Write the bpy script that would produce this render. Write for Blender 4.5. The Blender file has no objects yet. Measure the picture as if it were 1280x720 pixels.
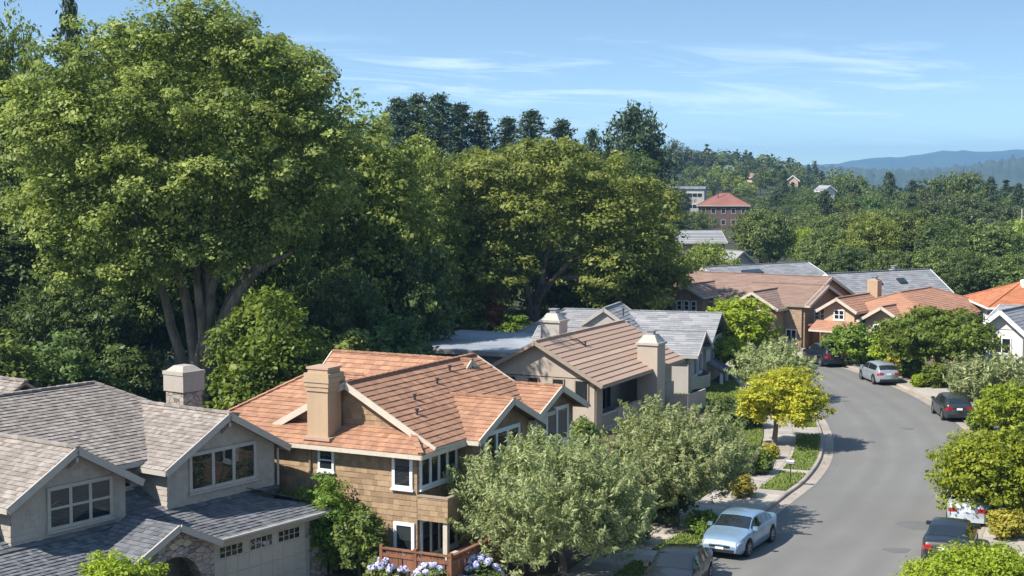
import bpy, math, random
import numpy as np
from mathutils import Vector as V, Matrix

scene = bpy.context.scene
COL = scene.collection
R = math.radians
rnd = random.Random(7)
PI = math.pi

# ------------------------------------------------------------------ camera
FPX, HOR, CAMH = 1900.0, 215.0, 15.0
PITCH = math.atan((360 - HOR) / FPX)
cam_d = bpy.data.cameras.new('camera')
cam = bpy.data.objects.new('camera', cam_d)
COL.objects.link(cam)
cam.location = (0, 0, CAMH)
cam.rotation_euler = (R(90) - PITCH, 0, 0)
cam_d.sensor_width = 36
cam_d.lens = 36 * FPX / 1280
cam_d.clip_start = 0.5
cam_d.clip_end = 40000
scene.camera = cam
CP, SP = math.cos(PITCH), math.sin(PITCH)


def ray(px, py):
    x = (px - 640) / FPX
    y = (360 - py) / FPX
    return V((x, CP + y * SP, -SP + y * CP))


def gp(px, py, z=0.0):
    """survey point: where the sight line meets the level z"""
    d = ray(px, py)
    s = (z - CAMH) / d.z
    return V((d.x * s, d.y * s, z))


def dp(px, py, d):
    """survey point at distance d"""
    r = ray(px, py)
    s = d / r.y
    return V((r.x * s, d, CAMH + r.z * s))


def sm(x, a, b):
    t = min(1, max(0, (x - a) / (b - a)))
    return t * t * (3 - 2 * t)


# ------------------------------------------------------------------ materials
MATS = {}


def new_mat(name):
    m = bpy.data.materials.new(name)
    m.use_nodes = True
    nt = m.node_tree
    nt.nodes.clear()
    out = nt.nodes.new('ShaderNodeOutputMaterial')
    MATS[name] = m
    return m, nt, out


def node(nt, t, **kw):
    n = nt.nodes.new(t)
    for k, v in kw.items():
        if k.startswith('i_'):
            n.inputs[k[2:].replace('_', ' ')].default_value = v
        else:
            setattr(n, k, v)
    return n


def ramp(nt, stops):
    n = nt.nodes.new('ShaderNodeValToRGB')
    cr = n.color_ramp
    while len(cr.elements) < len(stops):
        cr.elements.new(0.5)
    for e, (p, c) in zip(cr.elements, stops):
        e.position = p
        e.color = (*c, 1)
    return n


def mixc(nt, a, b, fac, mode='MIX'):
    n = nt.nodes.new('ShaderNodeMix')
    n.data_type = 'RGBA'
    n.blend_type = mode
    for sock, val in ((n.inputs['Factor'], fac), (n.inputs['A'], a), (n.inputs['B'], b)):
        if hasattr(val, 'links') or hasattr(val, 'is_linked'):
            nt.links.new(val, sock)
        elif isinstance(val, (int, float)):
            sock.default_value = val
        else:
            sock.default_value = (*val, 1)
    return n.outputs['Result']


def mul(c, k):
    return tuple(min(1, x * k) for x in c)


def surf_mat(name, col, rough=0.85, var=0.25, scale=1.5, bump=0.0, bscale=20, rndvar=0.0, alt=None, spec=0.3,
             metal=0.0, coat=0.0, streak=0.0):
    """weathered surface: large noise blotches + fine noise + optional per face variation ('rnd' attribute)"""
    m, nt, out = new_mat(name)
    L = nt.links.new
    tc = node(nt, 'ShaderNodeTexCoord')
    n1 = node(nt, 'ShaderNodeTexNoise', i_Scale=scale, i_Detail=6.0, i_Roughness=0.6)
    L(tc.outputs['Object'], n1.inputs['Vector'])
    r1 = ramp(nt, [(0.25, mul(col, 1 - var)), (0.75, mul(col, 1 + var))])
    L(n1.outputs['Fac'], r1.inputs['Fac'])
    c = r1.outputs['Color']
    if rndvar or alt:
        at = node(nt, 'ShaderNodeAttribute', attribute_name='rnd')
        if alt:
            c = mixc(nt, c, alt, at.outputs['Fac'])
        else:
            r2 = ramp(nt, [(0, (1 - rndvar,) * 3), (1, (1 + rndvar,) * 3)])
            # values above one are clipped by the ramp, so scale
            r2.color_ramp.elements[1].color = (1, 1, 1, 1)
            L(at.outputs['Fac'], r2.inputs['Fac'])
            c = mixc(nt, c, r2.outputs['Color'], 1.0, 'MULTIPLY')
    n2 = node(nt, 'ShaderNodeTexNoise', i_Scale=bscale, i_Detail=4.0)
    L(tc.outputs['Object'], n2.inputs['Vector'])
    r3 = ramp(nt, [(0.3, (0.8,) * 3), (0.7, (1, 1, 1))])
    L(n2.outputs['Fac'], r3.inputs['Fac'])
    c = mixc(nt, c, r3.outputs['Color'], 0.8, 'MULTIPLY')
    if streak:
        mp = node(nt, 'ShaderNodeMapping')
        mp.inputs['Scale'].default_value = (2.5, 2.5, 0.25)
        L(tc.outputs['Object'], mp.inputs['Vector'])
        n4 = node(nt, 'ShaderNodeTexNoise', i_Scale=1.5, i_Detail=5.0)
        L(mp.outputs['Vector'], n4.inputs['Vector'])
        r4 = ramp(nt, [(0.35, (1 - streak,) * 3), (0.6, (1, 1, 1))])
        L(n4.outputs['Fac'], r4.inputs['Fac'])
        c = mixc(nt, c, r4.outputs['Color'], 1.0, 'MULTIPLY')
    b = node(nt, 'ShaderNodeBsdfPrincipled')
    L(c, b.inputs['Base Color'])
    b.inputs['Roughness'].default_value = rough
    b.inputs['Specular IOR Level'].default_value = spec
    b.inputs['Metallic'].default_value = metal
    b.inputs['Coat Weight'].default_value = coat
    if bump:
        bp = node(nt, 'ShaderNodeBump', i_Strength=bump, i_Distance=0.02)
        L(n2.outputs['Fac'], bp.inputs['Height'])
        L(bp.outputs['Normal'], b.inputs['Normal'])
    L(b.outputs[0], out.inputs['Surface'])
    return m


def leaf_mat(name, dark, light, trans=0.35, rough=0.5, hue=0.0, spec=0.25):
    m, nt, out = new_mat(name)
    L = nt.links.new
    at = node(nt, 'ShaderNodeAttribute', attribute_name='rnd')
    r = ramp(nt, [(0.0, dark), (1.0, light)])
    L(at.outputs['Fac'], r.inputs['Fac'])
    oi = node(nt, 'ShaderNodeObjectInfo')
    hs = node(nt, 'ShaderNodeHueSaturation')
    mr = node(nt, 'ShaderNodeMapRange')
    mr.inputs['To Min'].default_value = 0.8
    mr.inputs['To Max'].default_value = 1.2
    L(oi.outputs['Random'], mr.inputs['Value'])
    L(mr.outputs[0], hs.inputs['Value'])
    mr2 = node(nt, 'ShaderNodeMapRange')
    mr2.inputs['To Min'].default_value = 0.49
    mr2.inputs['To Max'].default_value = 0.512
    L(oi.outputs['Random'], mr2.inputs['Value'])
    L(mr2.outputs[0], hs.inputs['Hue'])
    L(r.outputs['Color'], hs.inputs['Color'])
    b = node(nt, 'ShaderNodeBsdfPrincipled')
    b.inputs['Roughness'].default_value = rough
    b.inputs['Specular IOR Level'].default_value = spec
    L(hs.outputs['Color'], b.inputs['Base Color'])
    t = node(nt, 'ShaderNodeBsdfTranslucent')
    tcol = mixc(nt, hs.outputs['Color'], (0.9, 1.0, 0.35), 0.8, 'MULTIPLY')
    g = node(nt, 'ShaderNodeGamma', i_Gamma=0.85)
    L(tcol, g.inputs['Color'])
    L(g.outputs['Color'], t.inputs['Color'])
    mx = node(nt, 'ShaderNodeMixShader', i_Fac=trans)
    L(b.outputs[0], mx.inputs[1])
    L(t.outputs[0], mx.inputs[2])
    L(mx.outputs[0], out.inputs['Surface'])
    return m


def glass_mat(name, tint=(0.03, 0.035, 0.04), clear=0.35, rough=0.02):
    m, nt, out = new_mat(name)
    L = nt.links.new
    tr = node(nt, 'ShaderNodeBsdfTransparent')
    tr.inputs['Color'].default_value = (0.75, 0.8, 0.8, 1)
    b = node(nt, 'ShaderNodeBsdfPrincipled')
    b.inputs['Base Color'].default_value = (*tint, 1)
    b.inputs['Roughness'].default_value = rough
    b.inputs['Specular IOR Level'].default_value = 0.8
    tc = node(nt, 'ShaderNodeTexCoord')
    nz = node(nt, 'ShaderNodeTexNoise', i_Scale=1.3, i_Detail=1.0)
    L(tc.outputs['Object'], nz.inputs['Vector'])
    bp = node(nt, 'ShaderNodeBump', i_Strength=0.12, i_Distance=0.05)
    L(nz.outputs['Fac'], bp.inputs['Height'])
    L(bp.outputs['Normal'], b.inputs['Normal'])
    mx = node(nt, 'ShaderNodeMixShader', i_Fac=1 - clear)
    L(tr.outputs[0], mx.inputs[1])
    L(b.outputs[0], mx.inputs[2])
    L(mx.outputs[0], out.inputs['Surface'])
    return m


# ------------------------------------------------------------------ mesh builder
Z = V((0, 0, 1))


def clip2(poly, ax, val, keep_ge):
    out = []
    n = len(poly)
    for i in range(n):
        a, b = poly[i], poly[(i + 1) % n]
        da, db = a[ax] - val, b[ax] - val
        if not keep_ge:
            da, db = -da, -db
        if da >= 0:
            out.append(a)
        if (da > 0 and db < 0) or (da < 0 and db > 0):
            t = da / (da - db)
            out.append((a[0] + (b[0] - a[0]) * t, a[1] + (b[1] - a[1]) * t))
    return out


class MB:
    def __init__(self):
        self.v, self.f, self.r = [], [], []

    def face(self, pts, r=0.5):
        i = len(self.v)
        self.v += [tuple(p) for p in pts]
        self.f.append(tuple(range(i, i + len(pts))))
        self.r.append(r)

    def box(self, x0, x1, y0, y1, z0, z1, r=0.5):
        p = [(x, y, z) for z in (z0, z1) for y in (y0, y1) for x in (x0, x1)]
        self.hexa(p, r)

    def hexa(self, p, r=0.5):
        for q in ((0, 2, 3, 1), (4, 5, 7, 6), (0, 1, 5, 4), (2, 6, 7, 3), (0, 4, 6, 2), (1, 3, 7, 5)):
            self.face([p[k] for k in q], r)

    def beam(self, p, q, w, h, up=Z, r=0.5):
        """box from p to q, w wide (sideways), h high, centred"""
        p, q = V(p), V(q)
        d = (q - p).normalized()
        s = d.cross(up)
        if s.length < 1e-4:
            s = d.cross(V((1, 0, 0)))
        s.normalize()
        u = s.cross(d)
        s, u = s * (w / 2), u * (h / 2)
        self.hexa([p - s - u, p + s - u, q - s - u, q + s - u, p - s + u, p + s + u, q - s + u, q + s + u], r)

    def tube(self, path, radii, n=8, cap=True, r=0.5):
        path = [V(p) for p in path]
        rings = []
        ref = V((0.31, 0.95, 0.1))
        for i, p in enumerate(path):
            d = (path[min(i + 1, len(path) - 1)] - path[max(i - 1, 0)]).normalized()
            s = d.cross(ref)
            if s.length < 0.05:
                s = d.cross(V((1, 0, 0)))
            s.normalize()
            t = d.cross(s)
            rr = radii[i] if hasattr(radii, '__len__') else radii
            rings.append([p + (s * math.cos(a) + t * math.sin(a)) * rr for a in [2 * PI * k / n for k in range(n)]])
        base = len(self.v)
        for ring in rings:
            self.v += [tuple(p) for p in ring]
        for i in range(len(rings) - 1):
            for k in range(n):
                a, b = base + i * n + k, base + i * n + (k + 1) % n
                self.f.append((a, b, b + n, a + n))
                self.r.append(r)
        if cap:
            self.f.append(tuple(base + k for k in range(n)))
            self.f.append(tuple(base + (len(rings) - 1) * n + k for k in range(n - 1, -1, -1)))
            self.r += [r, r]

    def lathe(self, c, axis, prof, n=16, r=0.5):
        """prof: list of (offset along axis, radius)"""
        c, d = V(c), V(axis).normalized()
        s = d.cross(V((0.1, 0.2, 1))).normalized()
        t = d.cross(s)
        base = len(self.v)
        for o, rad in prof:
            for k in range(n):
                a = 2 * PI * k / n
                self.v.append(tuple(c + d * o + (s * math.cos(a) + t * math.sin(a)) * rad))
        for i in range(len(prof) - 1):
            for k in range(n):
                a, b = base + i * n + k, base + i * n + (k + 1) % n
                self.f.append((a, b, b + n, a + n))
                self.r.append(r)

    def courses(self, pts, course, thick, seg=0.0, jit=0.0, slab=0.0, edge=True):
        """a planar convex polygon covered with overlapping courses of tiles or shingles, each a little wedge"""
        pts = [V(p) for p in pts]
        n = (pts[1] - pts[0]).cross(pts[2] - pts[1])
        if n.length < 1e-6:
            return
        n.normalize()
        t = Z.cross(n)
        t = V((1, 0, 0)) if t.length < 1e-4 else t.normalized()
        b = n.cross(t)
        if b.z < 0:
            b, t = -b, -t
        o = pts[0]
        P2 = [((p - o).dot(t), (p - o).dot(b)) for p in pts]
        v0 = min(p[1] for p in P2)
        v1 = max(p[1] for p in P2)
        k = 0
        v = v0
        while v < v1 - 1e-4:
            ve = min(v + course, v1)
            row = clip2(clip2(P2, 1, v, True), 1, ve, False)
            k += 1
            if len(row) >= 3:
                u0, u1 = min(p[0] for p in row), max(p[0] for p in row)
                if seg:
                    cuts = [u0]
                    u = math.floor(u0 / seg) * seg + (k % 2) * seg * .5 + rnd.uniform(-.1, .1) * seg
                    while u < u1:
                        if u > u0 + .02:
                            cuts.append(u)
                        u += seg * rnd.uniform(.85, 1.15)
                    cuts.append(u1)
                else:
                    cuts = [u0, u1]
                rr = rnd.random()
                for a, c in zip(cuts[:-1], cuts[1:]):
                    q = row
                    if seg:
                        q = clip2(clip2(row, 0, a, True), 0, c, False)
                        rr = rnd.random()
                    if len(q) < 3:
                        continue
                    th = thick * (1 + rnd.uniform(-jit, jit))
                    q3 = [o + t * x + b * y + n * (th * (1 - .9 * (y - v) / course)) for x, y in q]
                    self.face(q3, rr)
                    lo = [(x, y) for x, y in q if abs(y - v) < 1e-4]
                    if len(lo) >= 2:
                        xa, xb = min(x for x, y in lo), max(x for x, y in lo)
                        A, B = o + t * xa + b * v, o + t * xb + b * v
                        self.face([A - n * .005, B - n * .005, B + n * th, A + n * th], rr)
            v += course
        if slab:
            low = [p - n * slab for p in pts]
            self.face(list(reversed(low)), .5)
            for i in range(len(pts)):
                j = (i + 1) % len(pts)
                self.face([low[i], low[j], pts[j] + n * .002, pts[i] + n * .002], .5)

    def build(self, name, mat, parent=None, smooth=False):
        me = bpy.data.meshes.new(name)
        me.from_pydata(self.v, [], self.f)
        at = me.attributes.new('rnd', 'FLOAT', 'FACE')
        at.data.foreach_set('value', np.array(self.r, dtype=np.float32))
        if smooth:
            me.polygons.foreach_set('use_smooth', np.ones(len(self.f), dtype=bool))
        me.materials.append(mat if not isinstance(mat, str) else MATS[mat])
        me.update()
        o = bpy.data.objects.new(name, me)
        COL.objects.link(o)
        if parent is not None:
            o.parent = parent
        return o


def np_mesh(name, verts, quads, rndv, mat, parent=None):
    """quads: (F,4) int array"""
    me = bpy.data.meshes.new(name)
    nv, nf = len(verts), len(quads)
    me.vertices.add(nv)
    me.vertices.foreach_set('co', np.ascontiguousarray(verts, dtype=np.float32).ravel())
    me.loops.add(nf * 4)
    me.loops.foreach_set('vertex_index', np.ascontiguousarray(quads, dtype=np.int32).ravel())
    me.polygons.add(nf)
    me.polygons.foreach_set('loop_start', np.arange(0, nf * 4, 4, dtype=np.int32))
    at = me.attributes.new('rnd', 'FLOAT', 'FACE')
    at.data.foreach_set('value', np.ascontiguousarray(rndv, dtype=np.float32))
    me.materials.append(MATS[mat] if isinstance(mat, str) else mat)
    me.update(calc_edges=True)
    me.validate()
    o = bpy.data.objects.new(name, me)
    COL.objects.link(o)
    if parent is not None:
        o.parent = parent
    return o


def tag(o, label=None, cat=None, group=None, kind=None):
    if label:
        o['label'] = label
    if cat:
        o['category'] = cat
    if group:
        o['group'] = group
    if kind:
        o['kind'] = kind
    return o


def empty(name, loc, rz=0.0, label=None, cat=None, group=None):
    o = bpy.data.objects.new(name, None)
    COL.objects.link(o)
    o.location = loc
    o.rotation_euler = (0, 0, rz)
    o.empty_display_size = .3
    return tag(o, label, cat, group)


def copy_tree(o, parent=None):
    c = o.copy()
    COL.objects.link(c)
    c.parent = parent
    for ch in list(o.children):
        copy_tree(ch, c)
    return c
# ------------------------------------------------------------------ light, sky
SUN = V((-0.87, -0.49, 0)).normalized()
ELEV = R(46)
SUNV = V((SUN.x * math.cos(ELEV), SUN.y * math.cos(ELEV), math.sin(ELEV)))
sl = bpy.data.lights.new('sun', 'SUN')
sl.energy = 4.9
sl.angle = R(0.53)
sl.color = (1.0, 0.94, 0.84)
so = bpy.data.objects.new('sun', sl)
COL.objects.link(so)
so.location = (-60, -20, 80)
so.rotation_euler = SUNV.to_track_quat('Z', 'Y').to_euler()

w = bpy.data.worlds.new('World')
scene.world = w
w.use_nodes = True
nt = w.node_tree
nt.nodes.clear()
L = nt.links.new
wo = node(nt, 'ShaderNodeOutputWorld')
bg = node(nt, 'ShaderNodeBackground', i_Strength=0.124)
tc = node(nt, 'ShaderNodeTexCoord')
mp = node(nt, 'ShaderNodeMapping', vector_type='POINT')
mp.inputs['Scale'].default_value = (1, 1, 4.0)
mp.inputs['Location'].default_value = (0, 0, 0.06)
L(tc.outputs['Generated'], mp.inputs['Vector'])
nrm = node(nt, 'ShaderNodeVectorMath', operation='NORMALIZE')
L(mp.outputs[0], nrm.inputs[0])
sky = node(nt, 'ShaderNodeTexSky', sky_type='NISHITA')
sky.sun_disc = False
sky.sun_elevation = ELEV
sky.sun_rotation = math.atan2(SUN.x, SUN.y)
sky.altitude = 0
sky.air_density = 1.3
sky.dust_density = 0.4
sky.ozone_density = 0.0
L(nrm.outputs[0], sky.inputs['Vector'])
# thin cirrus streaks: noise stretched along the horizon
sep = node(nt, 'ShaderNodeSeparateXYZ')
L(tc.outputs['Generated'], sep.inputs[0])
az = node(nt, 'ShaderNodeMath', operation='ARCTAN2')
L(sep.outputs[0], az.inputs[0])
L(sep.outputs[1], az.inputs[1])
tilt = node(nt, 'ShaderNodeMath', operation='MULTIPLY_ADD')
L(az.outputs[0], tilt.inputs[0])
tilt.inputs[1].default_value = 0.045
L(sep.outputs[2], tilt.inputs[2])
cb = node(nt, 'ShaderNodeCombineXYZ')
sx = node(nt, 'ShaderNodeMath', operation='MULTIPLY')
sx.inputs[1].default_value = 8.0
L(az.outputs[0], sx.inputs[0])
sz = node(nt, 'ShaderNodeMath', operation='MULTIPLY')
sz.inputs[1].default_value = 92.0
L(tilt.outputs[0], sz.inputs[0])
L(sx.outputs[0], cb.inputs[0])
L(sz.outputs[0], cb.inputs[1])
cb.inputs[2].default_value = 3.3
cn = node(nt, 'ShaderNodeTexNoise', i_Scale=1.0, i_Detail=9.0, i_Roughness=0.62, i_Distortion=0.9)
L(cb.outputs[0], cn.inputs['Vector'])
cr = ramp(nt, [(0.50, (0, 0, 0)), (0.72, (1, 1, 1))])
L(cn.outputs['Fac'], cr.inputs['Fac'])
# the streaks lie between about two and six degrees above the horizon
er = ramp(nt, [(0.0, (0.05,) * 3), (0.2, (0.5,) * 3), (0.45, (0.85,) * 3), (0.62, (0.75,) * 3), (0.85, (0.0,) * 3)])
e1 = node(nt, 'ShaderNodeMath', operation='MULTIPLY')
e1.inputs[1].default_value = 9.0
L(sep.outputs[2], e1.inputs[0])
L(e1.outputs[0], er.inputs['Fac'])
cm = node(nt, 'ShaderNodeMath', operation='MULTIPLY')
L(cr.outputs['Color'], cm.inputs[0])
L(er.outputs['Color'], cm.inputs[1])
cm2 = node(nt, 'ShaderNodeMath', operation='MULTIPLY')
cm2.inputs[1].default_value = 0.34
L(cm.outputs[0], cm2.inputs[0])
tint = mixc(nt, sky.outputs[0], (0.92, 1.0, 1.0), 1.0, 'MULTIPLY')
skyc = mixc(nt, tint, (9.0, 9.6, 10.2), cm2.outputs[0])
L(skyc, bg.inputs['Color'])
L(bg.outputs[0], wo.inputs['Surface'])

vs = scene.view_settings
vs.view_transform = 'Standard'
vs.look = 'None'
vs.exposure = 0.9
vs.gamma = 1.0
vs.use_curve_mapping = False
cy = scene.cycles
cy.max_bounces = 5
cy.diffuse_bounces = 2
cy.glossy_bounces = 3
cy.transmission_bounces = 3
cy.transparent_max_bounces = 8
cy.volume_bounces = 0
cy.caustics_reflective = False
cy.caustics_refractive = False
cy.use_denoising = True


# ------------------------------------------------------------------ terrain
def ground_h(x, y):
    d = max(y, 1)
    t = x / d
    a = 11 * sm(d, 105, 220) * (1 - sm(t, 0.0, 0.12))          # wooded slope behind the houses
    b = 14 * sm(d, 405, 585) * (1 - sm(t, 0.18, 0.30))          # ridge further back
    c = -26 * sm(d, 260, 1500)                                   # the valley floor
    k = sm(t, 0.15, 0.26)
    return max(a, b * (1 - k)) * (1 - sm(d, 900, 1800)) + c * k + (-10 * sm(d, 900, 2500)) * (1 - k)


def terrain():
    rows = [-60, -20, 0, 15, 30, 45] + list(np.arange(52, 160, 6.0)) + list(np.geomspace(162, 9400, 46))
    ts = np.linspace(-1, 1, 81)
    vv, ff = [], []
    for y in rows:
        half = max(120, abs(y) * 0.95)
        for t in ts:
            x = half * math.copysign(abs(t) ** 1.4, t)
            vv.append((x, y, ground_h(x, y) - 0.08))
    n = len(ts)
    for i in range(len(rows) - 1):
        for k in range(n - 1):
            ff.append((i * n + k, i * n + k + 1, (i + 1) * n + k + 1, (i + 1) * n + k))
    m = MB()
    m.v, m.f, m.r = vv, ff, [.5] * len(ff)
    o = m.build('ground', 'soil', smooth=True)
    tag(o, kind='structure')


surf_mat('soil', (0.045, 0.05, 0.025), 0.95, 0.45, 0.12, 0.4, 3.0)
surf_mat('mulch', (0.13, 0.095, 0.06), 0.95, 0.4, 0.5, 0.8, 9.0)
surf_mat('asphalt', (0.178, 0.173, 0.163), 0.9, 0.13, 0.22, 0.5, 40.0, alt=(0.138, 0.134, 0.127))
surf_mat('patch', (0.13, 0.13, 0.128), 0.9, 0.1, 1.0, 0.5, 40.0)
surf_mat('crack', (0.05, 0.05, 0.05), 0.9, 0.1, 1.0)
surf_mat('concrete', (0.40, 0.36, 0.31), 0.9, 0.15, 0.7, 0.25, 25.0, rndvar=0.22)
surf_mat('gutter', (0.37, 0.32, 0.27), 0.9, 0.2, 0.9, 0.25, 25.0, rndvar=0.2)
surf_mat('joint', (0.16, 0.14, 0.12), 0.95, 0.2, 2.0)
surf_mat('lawn', (0.10, 0.15, 0.025), 0.95, 0.4, 0.8, 0.8, 18.0)
terrain()


def catmull(P, n):
    P = [np.array(p, float) for p in P]
    P = [2 * P[0] - P[1]] + P + [2 * P[-1] - P[-2]]
    out = []
    for i in range(1, len(P) - 2):
        for k in range(12):
            t = k / 12
            a, b, c, d = P[i - 1], P[i], P[i + 1], P[i + 2]
            out.append(.5 * ((2 * b) + (-a + c) * t + (2 * a - 5 * b + 4 * c - d) * t * t + (-a + 3 * b - 3 * c + d) * t ** 3))
    out.append(P[-2])
    out = np.array(out)
    s = np.concatenate([[0], np.cumsum(np.linalg.norm(np.diff(out, axis=0), axis=1))])
    q = np.linspace(0, s[-1], n)
    return np.stack([np.interp(q, s, out[:, 0]), np.interp(q, s, out[:, 1])], 1)


def offs(C, d):
    T = np.gradient(C, axis=0)
    T /= np.linalg.norm(T, axis=1)[:, None]
    return C + np.stack([-T[:, 1], T[:, 0]], 1) * d      # positive = to the left of travel


KL = catmull([(-7, 20), (-2, 35), (2.0, 46), (4.0, 51.5), (5.7, 56), (7.5, 59.6), (9.4, 63), (11.1, 66), (12.8, 69.7), (14.3, 73), (16.0, 78), (17.2, 83),
              (17.9, 87), (18.5, 92), (19, 100), (19.3, 108), (18.9, 115), (17, 124), (12.5, 133), (6, 141), (-3, 148)], 160)
KR = catmull([(-1, 20), (5, 32), (12.6, 47), (18.6, 60), (22.8, 72), (25.9, 82), (27.2, 91), (27.4, 97), (27.2, 105), (25.8, 116),
              (23, 126), (18.5, 136), (11, 146), (1, 154)], 160)


def ribbon(A, B, z, name, mat, kind='structure', i0=0, i1=None, gap=0.0, every=1):
    m = MB()
    i1 = len(A) - 1 if i1 is None else i1
    for i in range(i0, i1, every):
        j = min(i + every, i1)
        a, b, c, d = [V((*p, z)) for p in (A[i], A[j], B[j], B[i])]
        if gap:
            g1, g2 = (b - a).normalized() * gap, (c - d).normalized() * gap
            a, b, d, c = a + g1, b - g1, d + g2, c - g2
        m.face([d, c, b, a] if (b - a).cross(d - a).z < 0 else [a, b, c, d], rnd.random())
    return tag(m.build(name, mat), kind=kind)


def kerb(C, side):
    m = MB()
    B = offs(C, side * .15)
    for i in range(len(C) - 1):
        r = rnd.random()
        a, b = V((*C[i], -.02)), V((*C[i + 1], -.02))
        c, d = V((*C[i + 1], .135)), V((*C[i], .135))
        e, f = V((*B[i + 1], .138)), V((*B[i], .138))
        q = V((0, 0, 0))
        lip = V((*(B[i] - C[i]), 0)) * .25
        m.face([a, b, c - V((0, 0, .03)), d - V((0, 0, .03))], r)
        m.face([d - V((0, 0, .03)), c - V((0, 0, .03)), c + lip, d + lip], r)
        m.face([d + lip, c + lip, e, f], r)
    return tag(m.build('kerb', 'gutter'), kind='structure')




def road():
    """asphalt with worn wheel tracks that follow the bend"""
    A, B = KL, KR
    nu = 40
    rg = np.random.default_rng(4)
    n = len(A)
    low = np.interp(np.arange(n), np.arange(0, n + 8, 8), rg.random(len(np.arange(0, n + 8, 8))))
    vv, ff, rr = [], [], []
    for i in range(n):
        for k in range(nu + 1):
            u = k / nu
            p = A[i] * (1 - u) + B[i] * u
            vv.append((p[0], p[1], 0.0))
            tr = sum(math.exp(-((u - c + .015 * (low[i] - .5)) / .035) ** 2) for c in (.27, .43, .60, .76))
            oil = math.exp(-((u - .35) / .05) ** 2) + math.exp(-((u - .68) / .05) ** 2)
            edge = math.exp(-((u - .04) / .05) ** 2) + math.exp(-((u - .96) / .05) ** 2)
            rr.append(min(1, max(0, .38 - .26 * tr * (.5 + low[i]) + .25 * oil * low[(i * 3) % n] + .5 * edge + rg.normal(0, .05))))
    for i in range(n - 1):
        for k in range(nu):
            a = i * (nu + 1) + k
            ff.append((a, a + 1, a + nu + 2, a + nu + 1))
    me = bpy.data.meshes.new('road')
    me.from_pydata(vv, [], ff)
    at = me.attributes.new('rnd', 'FLOAT', 'POINT')
    at.data.foreach_set('value', np.array(rr, dtype=np.float32))
    me.materials.append(MATS['asphalt'])
    o = bpy.data.objects.new('road', me)
    COL.objects.link(o)
    tag(o, kind='structure')


road()
ribbon(offs(KL, -.0), offs(KL, -.55), 0.005, 'gutter', 'gutter', gap=.006, every=2)
ribbon(offs(KR, .0), offs(KR, .5), 0.005, 'gutter', 'gutter', gap=.006, every=2)
kerb(KL, 1)
kerb(KR, -1)
ribbon(offs(KL, .15), offs(KL, 3.3), 0.128, 'sidewalk_bed', 'joint')
ribbon(offs(KR, -.15), offs(KR, -2.6), 0.128, 'sidewalk_bed', 'joint')
ribbon(offs(KL, .16), offs(KL, 1.65), 0.134, 'sidewalk', 'concrete', gap=.012)
ribbon(offs(KL, 1.67), offs(KL, 3.3), 0.134, 'sidewalk', 'concrete', gap=.012)
ribbon(offs(KR, -.16), offs(KR, -2.6), 0.134, 'sidewalk', 'concrete', gap=.012)
ribbon(offs(KL, 3.3), offs(KL, 19), 0.10, 'yard', 'mulch')
ribbon(offs(KR, -2.6), offs(KR, -20), 0.10, 'yard', 'mulch')


# index along the kerb nearest to a survey point
def near(C, p):
    return int(np.argmin(np.hypot(C[:, 0] - p.x, C[:, 1] - p.y)))


LAWNS = []


def lawn(C, side, d0, d1, i0, i1, z=0.15):
    A, B = offs(C, side * d0), offs(C, side * d1)
    ribbon(A, B, z, 'lawn', 'lawn', i0=i0, i1=i1)
    for i in range(i0, i1):
        LAWNS.append((A[i], A[i + 1], B[i + 1], B[i], z))


def strip_between(py0, py1, C=KL):
    ys = sorted([gp(1020, py0).y, gp(1020, py1).y])
    return [int(np.argmin(abs(C[:, 1] - y))) for y in ys]


for py0, py1 in ((592, 547), (618, 597), (700, 672), (730, 712)):
    a, b = strip_between(py0, py1)
    lawn(KL, 1, .2, 1.5, a, max(b, a + 1))
a, b = strip_between(536, 470)
lawn(KL, 1, .2, 1.5, a, b)
a, b = strip_between(566, 535)
lawn(KL, 1, 3.35, 6.5, a, b)
a, b = strip_between(520, 480)
lawn(KL, 1, 3.35, 9.5, a, b)
a, b = strip_between(680, 610)
lawn(KL, 1, 3.35, 6.0, a, b)
a, b = strip_between(485, 470, KR)
lawn(KR, -1, 2.7, 6, a, b)
a, b = strip_between(455, 442, KR)
lawn(KR, -1, 2.7, 9, a, b)
a, b = strip_between(535, 505, KR)
lawn(KR, -1, 2.7, 5, a, b)

a, b = strip_between(720, 560, KR)
lawn(KR, -1, 2.7, 12, a, b)


# driveways
def slab(name, pts, z=0.14, mat='concrete'):
    m = MB()
    m.face([V((p[0], p[1], z)) for p in pts], rnd.random())
    o = m.build(name, mat)
    return tag(o, kind='structure')


a, b = strip_between(498, 483, KR)
A, B = offs(KR, -2.6), offs(KR, -14)
slab('driveway', [A[a], A[b], B[b], B[a]])
a, b = strip_between(541, 528)
A, B = offs(KL, 3.3), offs(KL, 11)
slab('driveway', [A[a], B[a], B[b], A[b]])
a, b = strip_between(608, 588)
A, B = offs(KL, 3.3), offs(KL, 10)
slab('driveway', [A[a], B[a], B[b], A[b]])
a, b = strip_between(790, 745)
A, B = offs(KL, 3.3), offs(KL, 9)
slab('driveway', [A[a], B[a], B[b], A[b]])

# repaired spots and a manhole in the asphalt
def blot(px, py, rx, ry, name='asphalt_patch', mat='patch'):
    c = gp(px, py)
    m = MB()
    m.face([(c.x + rx * math.cos(t) * (1 + .25 * math.sin(3 * t)), c.y + ry * math.sin(t) * (1 + .2 * math.cos(2 * t)), .006)
            for t in [2 * PI * k / 22 for k in range(22)]])
    return tag(m.build(name, mat), kind='structure')


blot(1147, 657, .75, 1.0)
blot(1122, 688, .5, .5)
blot(1135, 536, .35, .5)


# grass blades on the lawns
surf_mat('grass', (0.12, 0.18, 0.03), 0.8, 0.3, 0.6, alt=(0.20, 0.22, 0.05))


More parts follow.
